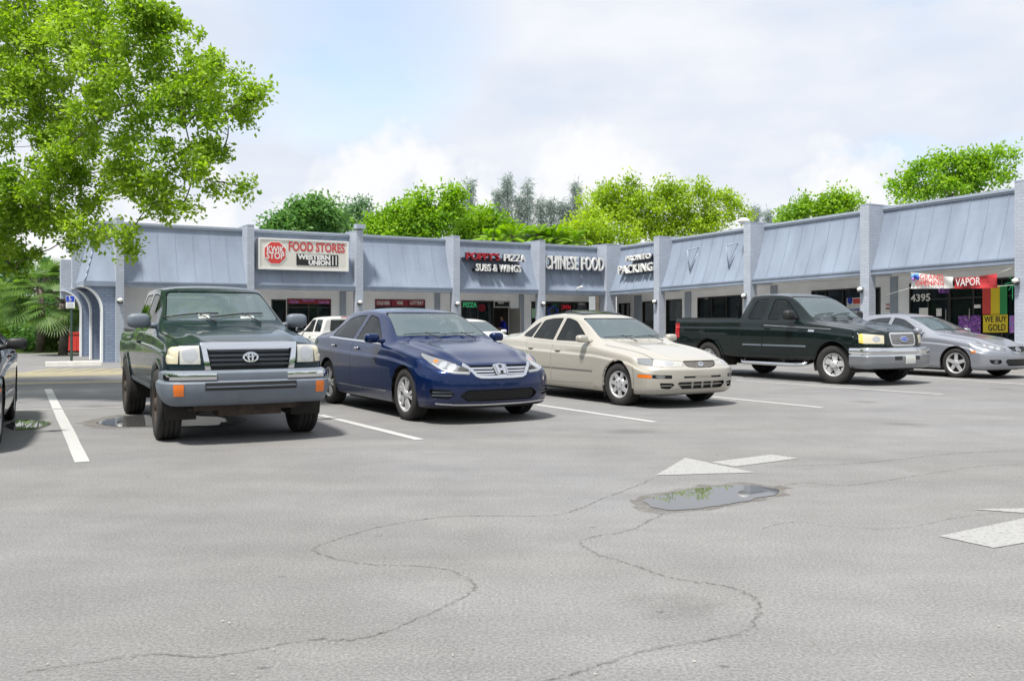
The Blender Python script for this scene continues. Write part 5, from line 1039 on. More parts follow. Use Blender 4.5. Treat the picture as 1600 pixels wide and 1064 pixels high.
P = rpoly([(-.36, .44), (.36, .44), (.36, .468), (-.36, .468)], .01); c.hole(P, 'front', 1, .1, None, .03); c.patch('bumper_slot', P, 'front', CM['trim'], -.02, 0); c.patch('plate_pad', [(-.15, .444), (.15, .444), (.15, .464), (-.15, .464)], 'front', GOLD, -.002, .02)
P = rpoly([(-.43, .385), (.43, .385), (.46, .36), (.38, .285), (-.38, .285), (-.46, .36)], .02); c.hole(P, 'front', 1, .1, None, .05); lg = c.patch('lower_grille', P, 'front', CM['trim'], -.045, 0)
for x in (-.2, -.01, .18): c.patch('intake_bar', [(x, .285), (x + .025, .285), (x + .025, .385), (x, .385)], 'front', GOLD, -.02, .02, parent=lg)
c.patch('intake_bar', [(-.43, .332), (.43, .332), (.43, .342), (-.43, .342)], 'front', GOLD, -.022, .02, parent=lg)
c.deco('side_moulding', [(-.62, .50), (-.62, .53), (-1.76, .535), (-1.76, .505)], 'side', GOLD, .012, .014); c.deco('side_moulding', [(-1.79, .505), (-1.79, .535), (-2.30, .54), (-2.30, .51)], 'side', GOLD, .012, .014)
c.deco('sill_moulding', [(-.55, .225), (-.55, .262), (-2.25, .262), (-2.25, .225)], 'side', GOLD, .012, .016, thr=.02)
P = rpoly([(-1.52, -.40), (-1.52, .40), (-2.05, .40), (-2.05, -.40)], .05); sr = c.patch('sunroof', P, 'top', CM['glass'], lambda v: .018 + max(0, (-v.x - 1.5)) * .05, .03); 
c.deco('bumper_seam', strip_quads([(.36, .60), (.40, .40), (.36, .25)], .006), 'side', CM['gap'], .0012, 0)
mb = MB(); 
for sd in (-1, 1): mb.box(-.46, -.43, sd * .66 - .11, sd * .66 + .11, .10, .40)
mb.build('mud_flap', CM['trim'], c.root)
c.finish()
# ---- grey sedan (right) and the dark sedan (left edge): one shell, own paint
MZD = [(.95, .20, .64, .71, .87, .79, .60, .03), (.72, .19, .69, .775, .885, .83, .64, .035), (.35, .19, .765, .86, .89, .845, .68, .04), (0, .19, .82, .915, .89, .85, .70, .04), (-.38, .19, .87, .965, .89, .855, .72, .035), (-.55, .19, .885, 1.0, .89, .855, .71, .035), (-.63, .19, .89, 1.04, .89, .855, .70, .04),
       (-1.35, .19, .92, 1.37, .89, .845, .58, .055), (-1.5, .19, .925, 1.405, .89, .84, .575, .055), (-1.95, .19, .94, 1.44, .89, .835, .565, .055), (-2.4, .19, .955, 1.42, .89, .83, .555, .055), (-2.62, .19, .965, 1.375, .89, .83, .56, .055), (-3.15, .21, .985, 1.14, .88, .82, .58, .05), (-3.3, .22, .985, 1.10, .87, .81, .60, .04), (-3.80, .30, .96, 1.06, .84, .76, .64, .03)]
mzF = mkF(plan(.21, 2.2, .15, 6, .88), [.18, .30, .45, .58, .66, .78], [.07, .015, 0, .015, .06, .12]); mzB = mkF(plan(.13, 2.2, .13, 6, .88), [.25, .45, .7, 1.05], [.08, 0, .01, .06])
MZCFG = dict(wb=2.675, ra=.368, rt=.327, wd=.21, rr=.222, ws='five', ns=5, hw=.87, glass=CM['tint'],  # pale side glass, its base colour imitates reflections
    win=[('window', [(-.86, .965), (-1.44, 1.285), (-1.66, 1.325), (-1.72, 1.327), (-1.77, .985)], [.02, .08, .05, .02, .02]), ('window', [(-1.85, .99), (-1.82, 1.33), (-2.1, 1.322), (-2.38, 1.28), (-2.72, 1.10), (-2.70, 1.02)], [.02, .02, .06, .06, .03, .03])],
    wind=[(-.66, 1.03), (.66, 1.03), (.54, 1.345), (-.54, 1.345)], rwind=[(-.5, 1.17), (.5, 1.17), (.46, 1.35), (-.46, 1.35)], mir=(-.86, 1.02),
    doors=[[(-.62, .29), (-.72, .92), (-1.802, .95), (-1.802, .27)], [(-1.81, .27), (-1.81, .95), (-2.62, .98), (-2.28, .27)]],
    hoodline=[[(.6, -.64), (.2, -.68), (-.2, -.715), (-.48, -.73)], [(.6, .64), (.2, .68), (-.2, .715), (-.48, .73)]], handles=[(-1.60, .86), (-2.48, .88)])
def mazda(loc, pm, label, rz=HEAD, scale=1.0, mirm=None, **kw):
    cfg = dict(MZCFG); cfg.update(kw)
    if mirm: cfg['mirm'] = mirm
    c = sedan('parked_car', loc, MZD, mzF, mzB, .95, -3.80, pm, label, cfg, rz, scale)
    headlight(c, [(.32, .605), (.32, .665), (.0, .745), (-.22, .79), (-.25, .78), (-.12, .685), (.05, .625)], CM['lensc'], inner=[('reflector', oval(.16, .66, .05, .034), CM['silver'], .003), ('reflector', oval(.03, .69, .05, .034), CM['silver'], .003), ('reflector', oval(-.09, .725, .03, .025), CM['silver'], .003)])
    P = rpoly([(-.37, .695), (.37, .695), (.22, .575), (.0, .545), (-.22, .575)], .03); c.hole(P, 'front', 1, .1, None, .04); gr = c.patch('grille', P, 'front', CM['trim'], -.03, 0)
    c.deco('chrome_surround', strip_quads([(-.36, .69), (-.22, .585), (0, .55), (.22, .585), (.36, .69)], .022), 'front', CM['chrome'], .008, .02, both=False)
    c.deco('emblem', ring_quads(0, .635, .07, .055, .011, 16) + [[(-.05, .645), (0, .62), (0, .636), (-.05, .66)], [(0, .62), (.05, .645), (.05, .66), (0, .636)]], 'front', CM['chrome'], .012, .03, both=False)
    P = rpoly([(-.42, .43), (.42, .43), (.46, .38), (.36, .285), (-.36, .285), (-.46, .38)], .03); c.hole(P, 'front', 1, .1, None, .05); c.patch('lower_grille', P, 'front', CM['trim'], -.04, 0)
    for sd in (1, -1):
        P = rpoly([(-.78, .42), (-.56, .42), (-.54, .35), (-.60, .325), (-.74, .335)], .03); c.hole(P, 'front', sd, .05, (.3, 2), .04); o = c.patch('fog_recess', P, 'front', CM['trim'], -.03, 0, sd, .05, (.3, 2)); c.patch('fog_lamp', oval(-.65, .375, .04, .035), 'front', CM['lensc'], -.015, .01, sd, .05, (.3, 2), o)
        c.patch('side_marker', oval(.42, .585, .055, .022), 'side', CM['amber'], .004, .01, sd, .05)
    c.deco('bumper_seam', strip_quads([(.30, .74), (.36, .55), (.34, .40)], .006), 'side', CM['gap'], .0012, 0)
    c.deco('side_line', [(-.60, .50), (-.60, .508), (-1.79, .508), (-1.79, .50)], 'side', CM['gap'], .0012, 0)
    c.finish(); return c
mazda(park(1497, 590, .77), paint('grey_violet_paint', (.30, .315, .355), .45, .3), 'grey-blue sedan with five-spoke wheels parked in front of the vapor shop')
lh = R(-64.2); lf = gp(6, 695) + Vector((-math.sin(lh) * -1, math.cos(lh) * -1, 0)) * 0
fdir = Vector((math.cos(lh), math.sin(lh), 0)); ldir = Vector((-fdir.y, fdir.x, 0))
mazda(gp(4, 695) - ldir * .88, paint('black_green_paint', (.008, .011, .013), .2, .25), 'almost black sedan cut off by the left edge', lh, mirm=CM['trim'], glass=CM['glass'], arm=.09)
# small cars glimpsed behind the front row
WHITE = paint('white_paint', (.62, .62, .60), 0, .4)
cfg = dict(ACCCFG)
sc_ = sedan('parked_car', gp(770, 566, 0) + Vector((0, 0, 0)), MAX, maxF, maxB, .93, -3.84, WHITE, 'white sedan mostly hidden between the blue and the champagne sedans', dict(MAXCFG, lip=None), HEAD, .93, False); sc_.finish()
sc_ = sedan('parked_car', gp(1185, 566), ACC, accF, accB, .95, -3.90, WHITE, 'white car roof showing above the black pickup bed', ACCCFG, R(205), 1.04, False); sc_.finish()

# ---- pickups
class Bumper:
    """front bumper swept along a curved plan line; d(z) is how far the section stands out"""
    def __init__(s, hw, xc, sweep, wrap, zk, dk): s.hw, s.xc, s.sweep, s.wrap, s.zk, s.dk = hw, xc, sweep, wrap, zk, dk
    def P(s, t, z, off=0.0):
        hw = s.hw; L1 = hw - .10; L2 = math.pi / 2 * .10; tot = L1 + L2 + s.wrap; q = abs(t) * tot; sg = 1 if t >= 0 else -1; base = lambda y: s.xc - s.sweep * (y / hw) ** 2.4
        d = float(pchip(s.zk, s.dk, np.array([z]))[0]) + off
        if q < L1: y = q; x = base(y); sl = -s.sweep * 2.4 * (y / hw) ** 1.4 / hw; n = Vector((1, -sl, 0)).normalized()
        elif q < L1 + L2: a = (q - L1) / .10; y = L1 + .10 * math.sin(a); x = base(L1) - .10 * (1 - math.cos(a)) - .05 * a; n = Vector((math.cos(a) + .25 * math.cos(a), math.sin(a) + .3 * math.cos(a), 0)).normalized()
        else: y = hw; x = base(L1) - .10 - .05 * math.pi / 2 - (q - L1 - L2); n = Vector((0, 1, 0))
        p = Vector((x + n.x * d, y + n.y * d, z)); p.y *= sg; return p
    def tof(s, y): hw = s.hw; tot = hw - .10 + math.pi / 2 * .10 + s.wrap; return y / tot
    def patch(s, name, t0, t1, z0, z1, m, root, off=0.0, th=.03, nt=40, nz=14, rnd=True):
        vs = []; n = max(4, int(nt * abs(t1 - t0) / 2)); zs = [z0 + (z1 - z0) * j / nz for j in range(nz + 1)]; mb = MB(); W_ = nz + 1
        for i in range(n + 1):
            for z in zs: vs.append(s.P(t0 + (t1 - t0) * i / n, z, off))
        for i in range(n + 1):
            for z in zs: vs.append(s.P(t0 + (t1 - t0) * i / n, z, off - th))
        o = (n + 1) * W_; f = []
        for i in range(n):
            for j in range(nz): a = i * W_ + j; f.append((a, a + 1, a + W_ + 1, a + W_)); f.append((o + a, o + a + W_, o + a + W_ + 1, o + a + 1))
            a = i * W_; f.append((a, a + W_, o + a + W_, o + a)); a += nz; f.append((a, o + a, o + a + W_, a + W_))
        for j in range(nz): f.append((j, o + j, o + j + 1, j + 1)); a = n * W_ + j; f.append((a, a + 1, o + a + 1, o + a))
        mb.add(vs, f, 0, True); q = mb.build(name, m, root)
        q.data.set_sharp_from_angle(angle=R(35)) if hasattr(q.data, 'set_sharp_from_angle') else None
        return q
def pickup(name, loc, st, F, Bk, xf, xr, pm, label, cfg, rz=HEAD, scale=1.0, detail=True):
    root = empty(name, loc, rz, label, 'pickup truck', 'cars parked in the lot', scale); cb = cfg['cab']; c = Car(root, st, F, Bk, xf, xr, pm, .05, cfg.get('nose', .5), .3, sharp=(cb + .03, cb, cb - .03))
    wb = cfg['wb']; arches(c, (0, -wb), cfg['ra'], cfg['rt'] + .02, lip=cfg.get('lip'), lipm=cfg.get('lipm'), liph=cfg.get('liph', .012), inner=.5)
    for nm, poly, r in cfg['win']: c.panel(nm, rpoly(poly, r), 'side', cfg.get('glass', CM['glass']), .012, -.004, .01)
    c.panel('windshield', rpoly(cfg['wind'], .06), 'wind', CM['wind'], .012, -.004, .01, .2, (-1.9, -.3), False)
    c.panel('rear_window', rpoly(cfg['rwind'], .05), 'rear', CM['glass'], .012, -.004, .01, .3, (cb - .12, cb + .2), False)
    for poly in cfg['doors']: c.panel('door', rpoly(poly, [.04] * len(poly), 2), 'side', pm, .004, 0, .02, .15)
    for poly in cfg.get('seams', []): c.deco('body_seam', strip_quads(poly, .014), 'side', CM['gap'], .0015, 0)
    for poly in cfg.get('hoodline', []): c.deco('hood_seam', strip_quads(poly, .01), 'top', CM['gap'], .0015, 0)
    bp = rpoly(cfg['bed'], .03); c.hole(bp, 'top', 1, .5, (xr, cb - .05), .42); mb = MB(); x0, x1 = cfg['bed'][0][0], cfg['bed'][2][0]; h = abs(cfg['bed'][0][1]); mb.box(min(x0, x1), max(x0, x1), -h, h, cfg['bedz'] - .03, cfg['bedz']); mb.build('bed_floor', CM['trim'], root)
    cabin(c, cfg['wind'][0][1] - .12, .66, False)
    ht = cfg['bedtop']; rl = MB()
    for sd in (-1, 1): rl.box(min(x0, x1), max(x0, x1), sd * (h + .012), sd * (h + .09), ht - .012, ht + .016)
    rl.build('bed_rail_cap', CM['trim'], root)
    handle(c, cfg['handles'], cfg.get('hm', CM['trim']), .15); mirror_unit(c, cfg['mir'][0], cfg['mir'][1], cfg['mirs'], cfg['mirm'], cfg.get('arm', .06))
    if detail: wipers(c, None, zb=cfg['wind'][0][1] + .02, y0s=(-.36, .16), ln=.62, rise=.05)
    for x in (0, -wb):
        for sd in (-1, 1): wheel(c, x, sd * cfg['hw'], cfg['rt'], cfg['wd'], cfg['rr'], cfg['ws'], cfg['ns'], steer=cfg.get('steer', 0) if x == 0 else 0, rmat=cfg.get('rmat', 'alloy'), rusty=cfg.get('rusty', False))
    mb = MB()
    for sd in (-1, 1): mb.box(xr + .3, .5, sd * .42 - .05, sd * .42 + .05, cfg['rt'] + .02, cfg['rt'] + .14)
    for x in (0, -wb): mb.tube([(x, -cfg['hw'] + .08, cfg['rt']), (x, cfg['hw'] - .08, cfg['rt'])], .05, 8); mb.ell((x, .1, cfg['rt']), (.15, .17, .14))
    mb.box(-1.2, .45, -.30, .30, cfg['rt'] + .0, cfg['rt'] + .3); mb.box(-2.6, -1.2, -.62, .62, cfg['rt'] + .06, cfg['rt'] + .2); mb.build('underbody', CM['under'], root)
    return c
TAC = [(.72, .60, .98, 1.05, .80, .765, .64, .025), (.5, .55, 1.02, 1.095, .82, .775, .67, .03), (0, .50, 1.07, 1.16, .835, .785, .70, .035), (-.45, .48, 1.105, 1.205, .84, .79, .705, .035), (-.60, .48, 1.11, 1.24, .84, .79, .70, .03), (-.66, .48, 1.112, 1.28, .84, .79, .69, .035),
       (-1.28, .48, 1.125, 1.64, .84, .785, .60, .05), (-1.42, .48, 1.13, 1.69, .84, .785, .60, .05), (-1.9, .48, 1.135, 1.72, .84, .785, .605, .05), (-2.60, .48, 1.135, 1.71, .835, .78, .605, .05), (-2.70, .48, 1.13, 1.66, .835, .78, .60, .05), (-2.735, .48, 1.10, 1.15, .835, .80, .77, .015), (-4.1, .52, 1.09, 1.14, .825, .79, .76, .015), (-4.2, .54, 1.09, 1.14, .82, .785, .76, .015)]
tacF = mkF(plan(.07, 2.2, .10, 6, .82), [.55, .80, .95, 1.0, 1.08], [0, 0, .015, .03, .06]); tacB = mkF(plan(.01, 2, .03, 8, .83), [.5, 1.1], [0, .01])
TACCFG = dict(wb=3.09, cab=-2.72, ra=.445, rt=.378, wd=.25, rr=.205, ws='steel', ns=5, hw=.86, lip=.03, liph=.016, glass=CM['glass'], rmat='chrome', rusty=True, steer=-.03,
    win=[('window', [(-.86, 1.18), (-1.34, 1.565), (-1.50, 1.60), (-1.78, 1.605), (-1.80, 1.19)], [.02, .06, .05, .03, .03]), ('quarter_window', [(-1.92, 1.2), (-1.90, 1.605), (-2.45, 1.60), (-2.52, 1.2)], .05)],
    wind=[(-.655, 1.275), (.655, 1.275), (.56, 1.628), (-.56, 1.628)], rwind=[(-.5, 1.22), (.5, 1.22), (.46, 1.6), (-.46, 1.6)], doors=[[(-.68, .58), (-.74, 1.12), (-1.86, 1.132), (-1.86, .56)]], seams=[[(-2.735, 1.15), (-2.735, .48)]],
    hoodline=[[(.6, -.69), (.2, -.715), (-.2, -.735), (-.5, -.74)], [(.6, .69), (.2, .715), (-.2, .735), (-.5, .74)]], bed=[(-2.82, -.68), (-2.82, .68), (-4.1, .68), (-4.1, -.68)], bedz=.72, bedtop=1.14, handles=[(-1.70, 1.02)], mir=(-.86, 1.275), mirs=(.08, .125, .085), mirm=CM['gmetal'], arm=.06)
GREEN = paint('dark_green_paint', (.010, .024, .030), .25, .34, .2)
tl = park(260, 687, .80, (-.06, 0))
c = pickup('pickup_truck', tl, TAC, tacF, tacB, .72, -4.2, GREEN, 'dark green pickup with grey front bumper and chrome grille surround, leftmost whole vehicle', TACCFG, R(-61.6))
GR = rpoly([(-.43, 1.0), (.43, 1.0), (.395, .775), (-.395, .775)], .03); c.hole(GR, 'front', 1, .1, None, .06); gr = c.patch('grille', GR, 'front', CM['trim'], -.05, 0)
ribs(c, 'grille_bar', (.965, .918, .870, .822), -.415, .415, mat('grille_grey', (.03, .035, .045), .35), -.008, .027, parent=gr, depth=.03)
c.deco('chrome_surround', [[(-.495, 1.04), (.495, 1.04), (.44, .985), (-.44, .985)], [(-.495, 1.04), (-.44, .985), (-.40, .77), (-.455, .77)], [(.44, .985), (.495, 1.04), (.455, .77), (.40, .77)]], 'front', CM['chrome'], .02, .05, both=False)
c.deco('emblem', ring_quads(0, .893, .078, .053, .011, 20) + ring_quads(0, .893, .028, .052, .010, 14) + ring_quads(0, .915, .052, .022, .009, 14), 'front', CM['chrome'], .022, .04, both=False)
headlight(c, [(-.495, .825), (-.505, 1.025), (-.70, 1.02), (-.70, .825)], CM['lens'], 'front', [('reflector', oval(-.60, .925, .075, .08), CM['silver'], .003)], .05)
for sd in (1, -1):
    P = [(.0 - .06, .83), (.0 - .06, 1.015), (-.18, 1.01), (-.235, .985), (-.235, .86), (-.19, .83)]; c.hole(P, 'diag', sd, .1, (.2, 2), .03); c.patch('corner_lamp', inset(P, .004), 'diag', CM['ltyel'], .001, .02, sd, .1, (.2, 2))
B = Bumper(.825, .80, .10, .30, [.40, .425, .46, .52, .60, .648, .662, .70, .745, .765], [-.05, -.005, .02, .04, .052, .05, .022, .024, .02, -.015])
B.patch('front_bumper', -1, 1, .405, .765, CM['gmetal'], c.root, 0, .08, 60)
for sd in (-1, 1):
    B.patch('bumper_chrome', sd * B.tof(.36), sd * B.tof(.85), .675, .743, CM['chrome'], c.root, .012, .03, 50, 8); B.patch('indicator', sd * B.tof(.668), sd * B.tof(.752), .512, .63, CM['amber'], c.root, .006, .03, 40, 8)
B.patch('bumper_slot', -B.tof(.47), B.tof(.45), .565, .645, CM['trim'], c.root, .003, .02, 40, 8); B.patch('slot_bar', -B.tof(.46), B.tof(.44), .594, .610, CM['gmetal'], c.root, .010, .02, 40, 4)
mb = MB(); mb.box(.2, .62, -.55, .5, .34, .44); mb.tube([(.45, -.6, .36), (.45, .6, .36)], .03, 8); mb.tube([(.3, -.55, .30), (.5, -.35, .40), (.55, .3, .40), (.3, .5, .33)], .04, 8); mb.box(.25, .6, -.3, .35, .28, .36); mb.build('skid_plate', CM['rust'], c.root)
mb = MB()
for sd in (-1, 1): mb.box(-.50, -.475, sd * .72 - .12, sd * .72 + .12, .20, .60)
mb.build('mud_flap', CM['trim'], c.root)
c.deco('sill_trim', [(-.5, .49), (-.5, .55), (-2.6, .55), (-2.6, .49)], 'side', CM['gmetal'], .01, .02, thr=.02)
mb = MB(); h_ = c.hit(-.25, 1.33, 'front'); 
for y0, w_, hh in ((-.28, .12, .045), (.2, .16, .03)):
    p0, n0 = c.hit(y0, 1.305, 'front'); p1, n1 = c.hit(y0 + w_, 1.305, 'front'); p2, _ = c.hit(y0 + w_, 1.305 + hh, 'front'); p3, _ = c.hit(y0, 1.305 + hh, 'front'); mb.add([q + n0 * -.0025 for q in (p0, p1, p2, p3)], [(0, 1, 2, 3)])
mb.build('dashboard_paper', CM['plate'], c.root, fix=False)
c.finish()
F15 = [(.92, .55, .98, 1.065, .93, .885, .70, .04), (.6, .50, 1.05, 1.135, .975, .925, .76, .05), (0, .45, 1.135, 1.215, .995, .945, .80, .05), (-.48, .45, 1.19, 1.265, 1.0, .955, .82, .045), (-.60, .45, 1.20, 1.30, 1.0, .955, .815, .04), (-.66, .45, 1.202, 1.345, 1.0, .955, .80, .045),
       (-1.30, .45, 1.22, 1.78, 1.0, .945, .67, .05), (-1.46, .45, 1.225, 1.83, 1.0, .945, .665, .05), (-1.95, .45, 1.23, 1.865, 1.0, .945, .67, .055), (-2.40, .45, 1.235, 1.85, 1.0, .945, .67, .055), (-2.50, .45, 1.235, 1.79, 1.0, .945, .665, .055), (-2.56, .45, 1.25, 1.315, 1.0, .97, .94, .015), (-4.6, .50, 1.25, 1.315, .99, .965, .935, .015), (-4.73, .52, 1.25, 1.31, .98, .955, .93, .015)]
fF = mkF(plan(.16, 2.3, .16, 6, .95), [.5, .72, .85, 1.0, 1.1], [0, 0, .01, .04, .09]); fB = mkF(plan(.01, 2, .04, 8, .97), [.5, 1.1], [0, .01])
F15CFG = dict(wb=3.53, cab=-2.53, ra=.455, rt=.385, wd=.255, rr=.225, ws='truck', ns=5, hw=.985, lip=.045, liph=.014, glass=CM['glass'], steer=.16, rmat='alloy',
    win=[('window', [(-.88, 1.275), (-1.36, 1.68), (-1.50, 1.725), (-1.74, 1.73), (-1.77, 1.28)], [.05, .08, .06, .06, .08]), ('quarter_window', [(-1.90, 1.29), (-1.88, 1.735), (-2.25, 1.73), (-2.36, 1.29)], .10)],
    wind=[(-.76, 1.335), (.76, 1.335), (.63, 1.775), (-.63, 1.775)], rwind=[(-.55, 1.34), (.55, 1.34), (.5, 1.72), (-.5, 1.72)], doors=[[(-.62, .56), (-.70, 1.205), (-1.845, 1.232), (-1.845, .54)], [(-1.855, .54), (-1.855, 1.232), (-2.44, 1.238), (-2.44, .54)]], seams=[[(-2.535, 1.31), (-2.535, .46)]],
    hoodline=[[(.7, -.73), (.3, -.775), (-.1, -.81), (-.5, -.83)], [(.7, .73), (.3, .775), (-.1, .81), (-.5, .83)]], bed=[(-2.64, -.83), (-2.64, .83), (-4.62, .83), (-4.62, -.83)], bedz=.85, bedtop=1.313, handles=[(-1.72, 1.10)], hm=None, mir=(-1.0, 1.38), mirs=(.09, .13, .10), mirm=CM['trim'], arm=.07)
BLK = paint('black_paint_gloss', (.005, .011, .011), .1, .25, .18); F15CFG['hm'] = BLK
c = pickup('pickup_truck', park(1305, 600, .97, (-.05, 0)), F15, fF, fB, .92, -4.73, BLK, 'glossy black extended-cab pickup with chrome bumper and cast wheels', F15CFG)
GR = rpoly([(-.40, 1.03), (.40, 1.03), (.37, .765), (-.37, .765)], [.08, .08, .1, .1]); c.hole(GR, 'front', 1, .1, None, .05); gr = c.patch('grille', inset(GR, .03), 'front', CM['mesh'], -.008, 0)
n_ = len(GR); c.deco('grille_frame', [[GR[i], GR[(i + 1) % n_], inset(GR, .028)[(i + 1) % n_], inset(GR, .028)[i]] for i in range(n_)], 'front', CM['alloy'], .006, .04, both=False)
for k in range(-9, 10): c.deco('mesh_bar', [(k * .037, .80), (k * .037 + .012, .80), (k * .037 + .012, 1.0), (k * .037, 1.0)], 'front', CM['alu'] if 'alu' in CM else CM['trim'], -.002, .008, both=False, parent=gr)
for k in range(6): ribs(c, 'mesh_bar', (.812 + k * .036,), -.35, .35, CM['alloy'], .0, .011, parent=gr, depth=.01)
c.deco('emblem', oval(0, .90, .10, .042), 'front', M['blue'], .022, .04, both=False); c.deco('emblem_frame', ring_quads(0, .90, .108, .048, .008, 20), 'front', CM['chrome'], .023, .03, both=False)
tb_ = [q for q in strip_quads([(-.07, .905), (-.05, .922), (-.035, .90), (-.05, .885)], .010)] + strip_quads([(-.02, .905), (.0, .90), (.02, .91), (.045, .89), (.07, .91)], .010); c.deco('emblem_script', tb_, 'front', CM['chrome'], .026, .02, both=False)
HLF = [(.235, .81), (.235, .985), (.0, 1.0), (-.20, 1.015), (-.25, 1.0), (-.25, .83), (-.15, .812)]
headlight(c, HLF, CM['ltyel'], inner=[('indicator', [(-.165, .822), (-.175, 1.004), (-.20, 1.006), (-.24, .995), (-.24, .838), (-.18, .82)], CM['amberl'], .003), ('reflector', oval(.08, .905, .075, .06), CM['silver'], .0035)])
B = Bumper(.97, .97, .16, .26, [.32, .36, .45, .56, .60, .66, .72, .745], [-.05, .0, .03, .03, .012, .03, .02, -.02])
B.patch('front_bumper', -1, 1, .57, .745, CM['chrome'], c.root, 0, .06, 70, 12); B.patch('lower_bumper', -1, 1, .325, .566, mat('ground_reflection_metal', (.26, .27, .29), .3, metal=.6), c.root, -.004, .06, 70, 12); B.patch('bumper_recess', -B.tof(.36), -B.tof(.16), .50, .575, CM['trim'], c.root, .003, .02, 40, 4); B.patch('bumper_recess', B.tof(.26), B.tof(.40), .50, .575, CM['trim'], c.root, .003, .02, 40, 4)  # lower chrome is coloured darker grey to paint in the reflected ground
B.patch('licence_plate', -B.tof(.07), B.tof(.23), .425, .585, CM['plate'], c.root, .018, .012, 40, 3)
for x0, x1 in ((-.66, -1.83), (-1.87, -2.42)): c.deco('side_moulding', [(x0, .72), (x0, .755), (x1, .755), (x1, .72)], 'side', CM['gmetal'], .012, .014)
c.deco('pinstripe', [(-.05, 1.092), (-.05, 1.10), (-1.83, 1.168), (-1.83, 1.160)], 'side', CM['alloy'], .0015, 0); c.deco('badge', [(-.46, 1.035), (-.46, 1.075), (-.60, 1.08), (-.60, 1.04)], 'side', CM['chrome'], .006, .01)
mb = MB()
for sd in (-1, 1): mb.tube([(-.62, sd * .80, .44), (-.72, sd * 1.02, .36), (-.9, sd * 1.04, .345), (-2.35, sd * 1.04, .345), (-2.5, sd * .95, .38), (-2.55, sd * .80, .44)], .042, 10)
mb.build('step_bar', CM['chrome'], c.root)
for sd in (1, -1): c.patch('tail_lamp', rpoly([(-4.5, .85), (-4.74, .85), (-4.74, 1.2), (-4.5, 1.2)], .02), 'side', CM['redl'], .008, .02, sd, .05)
c.finish()
SMC = dict(TACCFG); SMC.update(rusty=False, steer=0)
c = pickup('pickup_truck', Vector((-5.6, 26.3, 0)), TAC, tacF, tacB, .72, -4.2, WHITE, 'white compact pickup seen from behind between the green pickup and the blue sedan', SMC, math.atan2(V.y, V.x), .80, False)
mb = MB(); mb.box(-2.77, -2.735, -.12, .12, 1.665, 1.70); mb.build('brake_lamp', CM['redl'], c.root); c.finish()
# ------------------------------------------------------------- trees and plants
M['bark'] = mat('bark', (.14, .12, .10), .9, var=.35, vscale=6, bump=.5, bscale=20); M['barkd'] = mat('dark_bark', (.06, .05, .042), .9, var=.3, vscale=5)
LF = dict(bright=leaf_mat('bright_leaves', (.11, .235, .015), (.44, .60, .075), .52), mid=leaf_mat('mid_green_leaves', (.08, .22, .012), (.36, .56, .04), .5), dark=leaf_mat('dark_evergreen_leaves', (.045, .15, .035), (.21, .39, .09), .44),
          grey=leaf_mat('grey_green_leaves', (.08, .17, .08), (.22, .37, .17), .4), yellow=leaf_mat('yellow_green_leaves', (.15, .27, .01), (.50, .66, .06), .5), needle=leaf_mat('hazed_pine_needles', (.20, .26, .235), (.40, .47, .42), .4), palm=leaf_mat('palm_leaves', (.04, .10, .02), (.18, .30, .06), .4), olive=leaf_mat('olive_leaves', (.035, .06, .012), (.12, .17, .035), .35))  # needle colour is lightened to paint in distance haze
def quads_mesh(name, P, m, parent):
    """P: (n, 4, 3) array of leaf corners"""
    n = len(P); me = bpy.data.meshes.new(name); me.vertices.add(n * 4); me.vertices.foreach_set('co', P.reshape(-1).astype(np.float32)); me.loops.add(n * 4); me.loops.foreach_set('vertex_index', np.arange(n * 4, dtype=np.int32))
    me.polygons.add(n); me.polygons.foreach_set('loop_start', np.arange(0, n * 4, 4, dtype=np.int32)); me.polygons.foreach_set('loop_total', np.full(n, 4, np.int32)); me.update(calc_edges=True); return link(name, me, m, parent)
def unit(v): return v / np.maximum(np.linalg.norm(v, axis=-1, keepdims=True), 1e-9)
def leaves(C, N_, rad, ln, asp, up=.6, out=None, droop=0.0, flat=1.0):
    """N_ leaves round each cluster centre C (k,3)"""
    k = len(C); c = np.repeat(C, N_, 0); d = rng.normal(size=c.shape); d = unit(d) * (rng.random((len(c), 1)) ** .6); rr = np.repeat(rad if np.ndim(rad) else np.full(k, rad), N_)[:, None]; d[:, 2] *= flat; p = c + d * rr
    n = unit(rng.normal(size=p.shape) + np.array([0, 0, up]) + (d * .6)); t = rng.normal(size=p.shape) + d * .8; t[:, 2] -= droop; t = unit(t - n * (t * n).sum(1, keepdims=True)); b = np.cross(n, t)
    L_ = (ln * (.6 + .8 * rng.random((len(p), 1)))); w = L_ * asp
    return np.stack([p, p + t * L_ * .5 + b * w * .5, p + t * L_, p + t * L_ * .5 - b * w * .5], 1)
def px3(px, py, Y): return np.array([(px - 800) / FPX * Y, Y, CAM_H - (py - HZ) / FPX * Y])
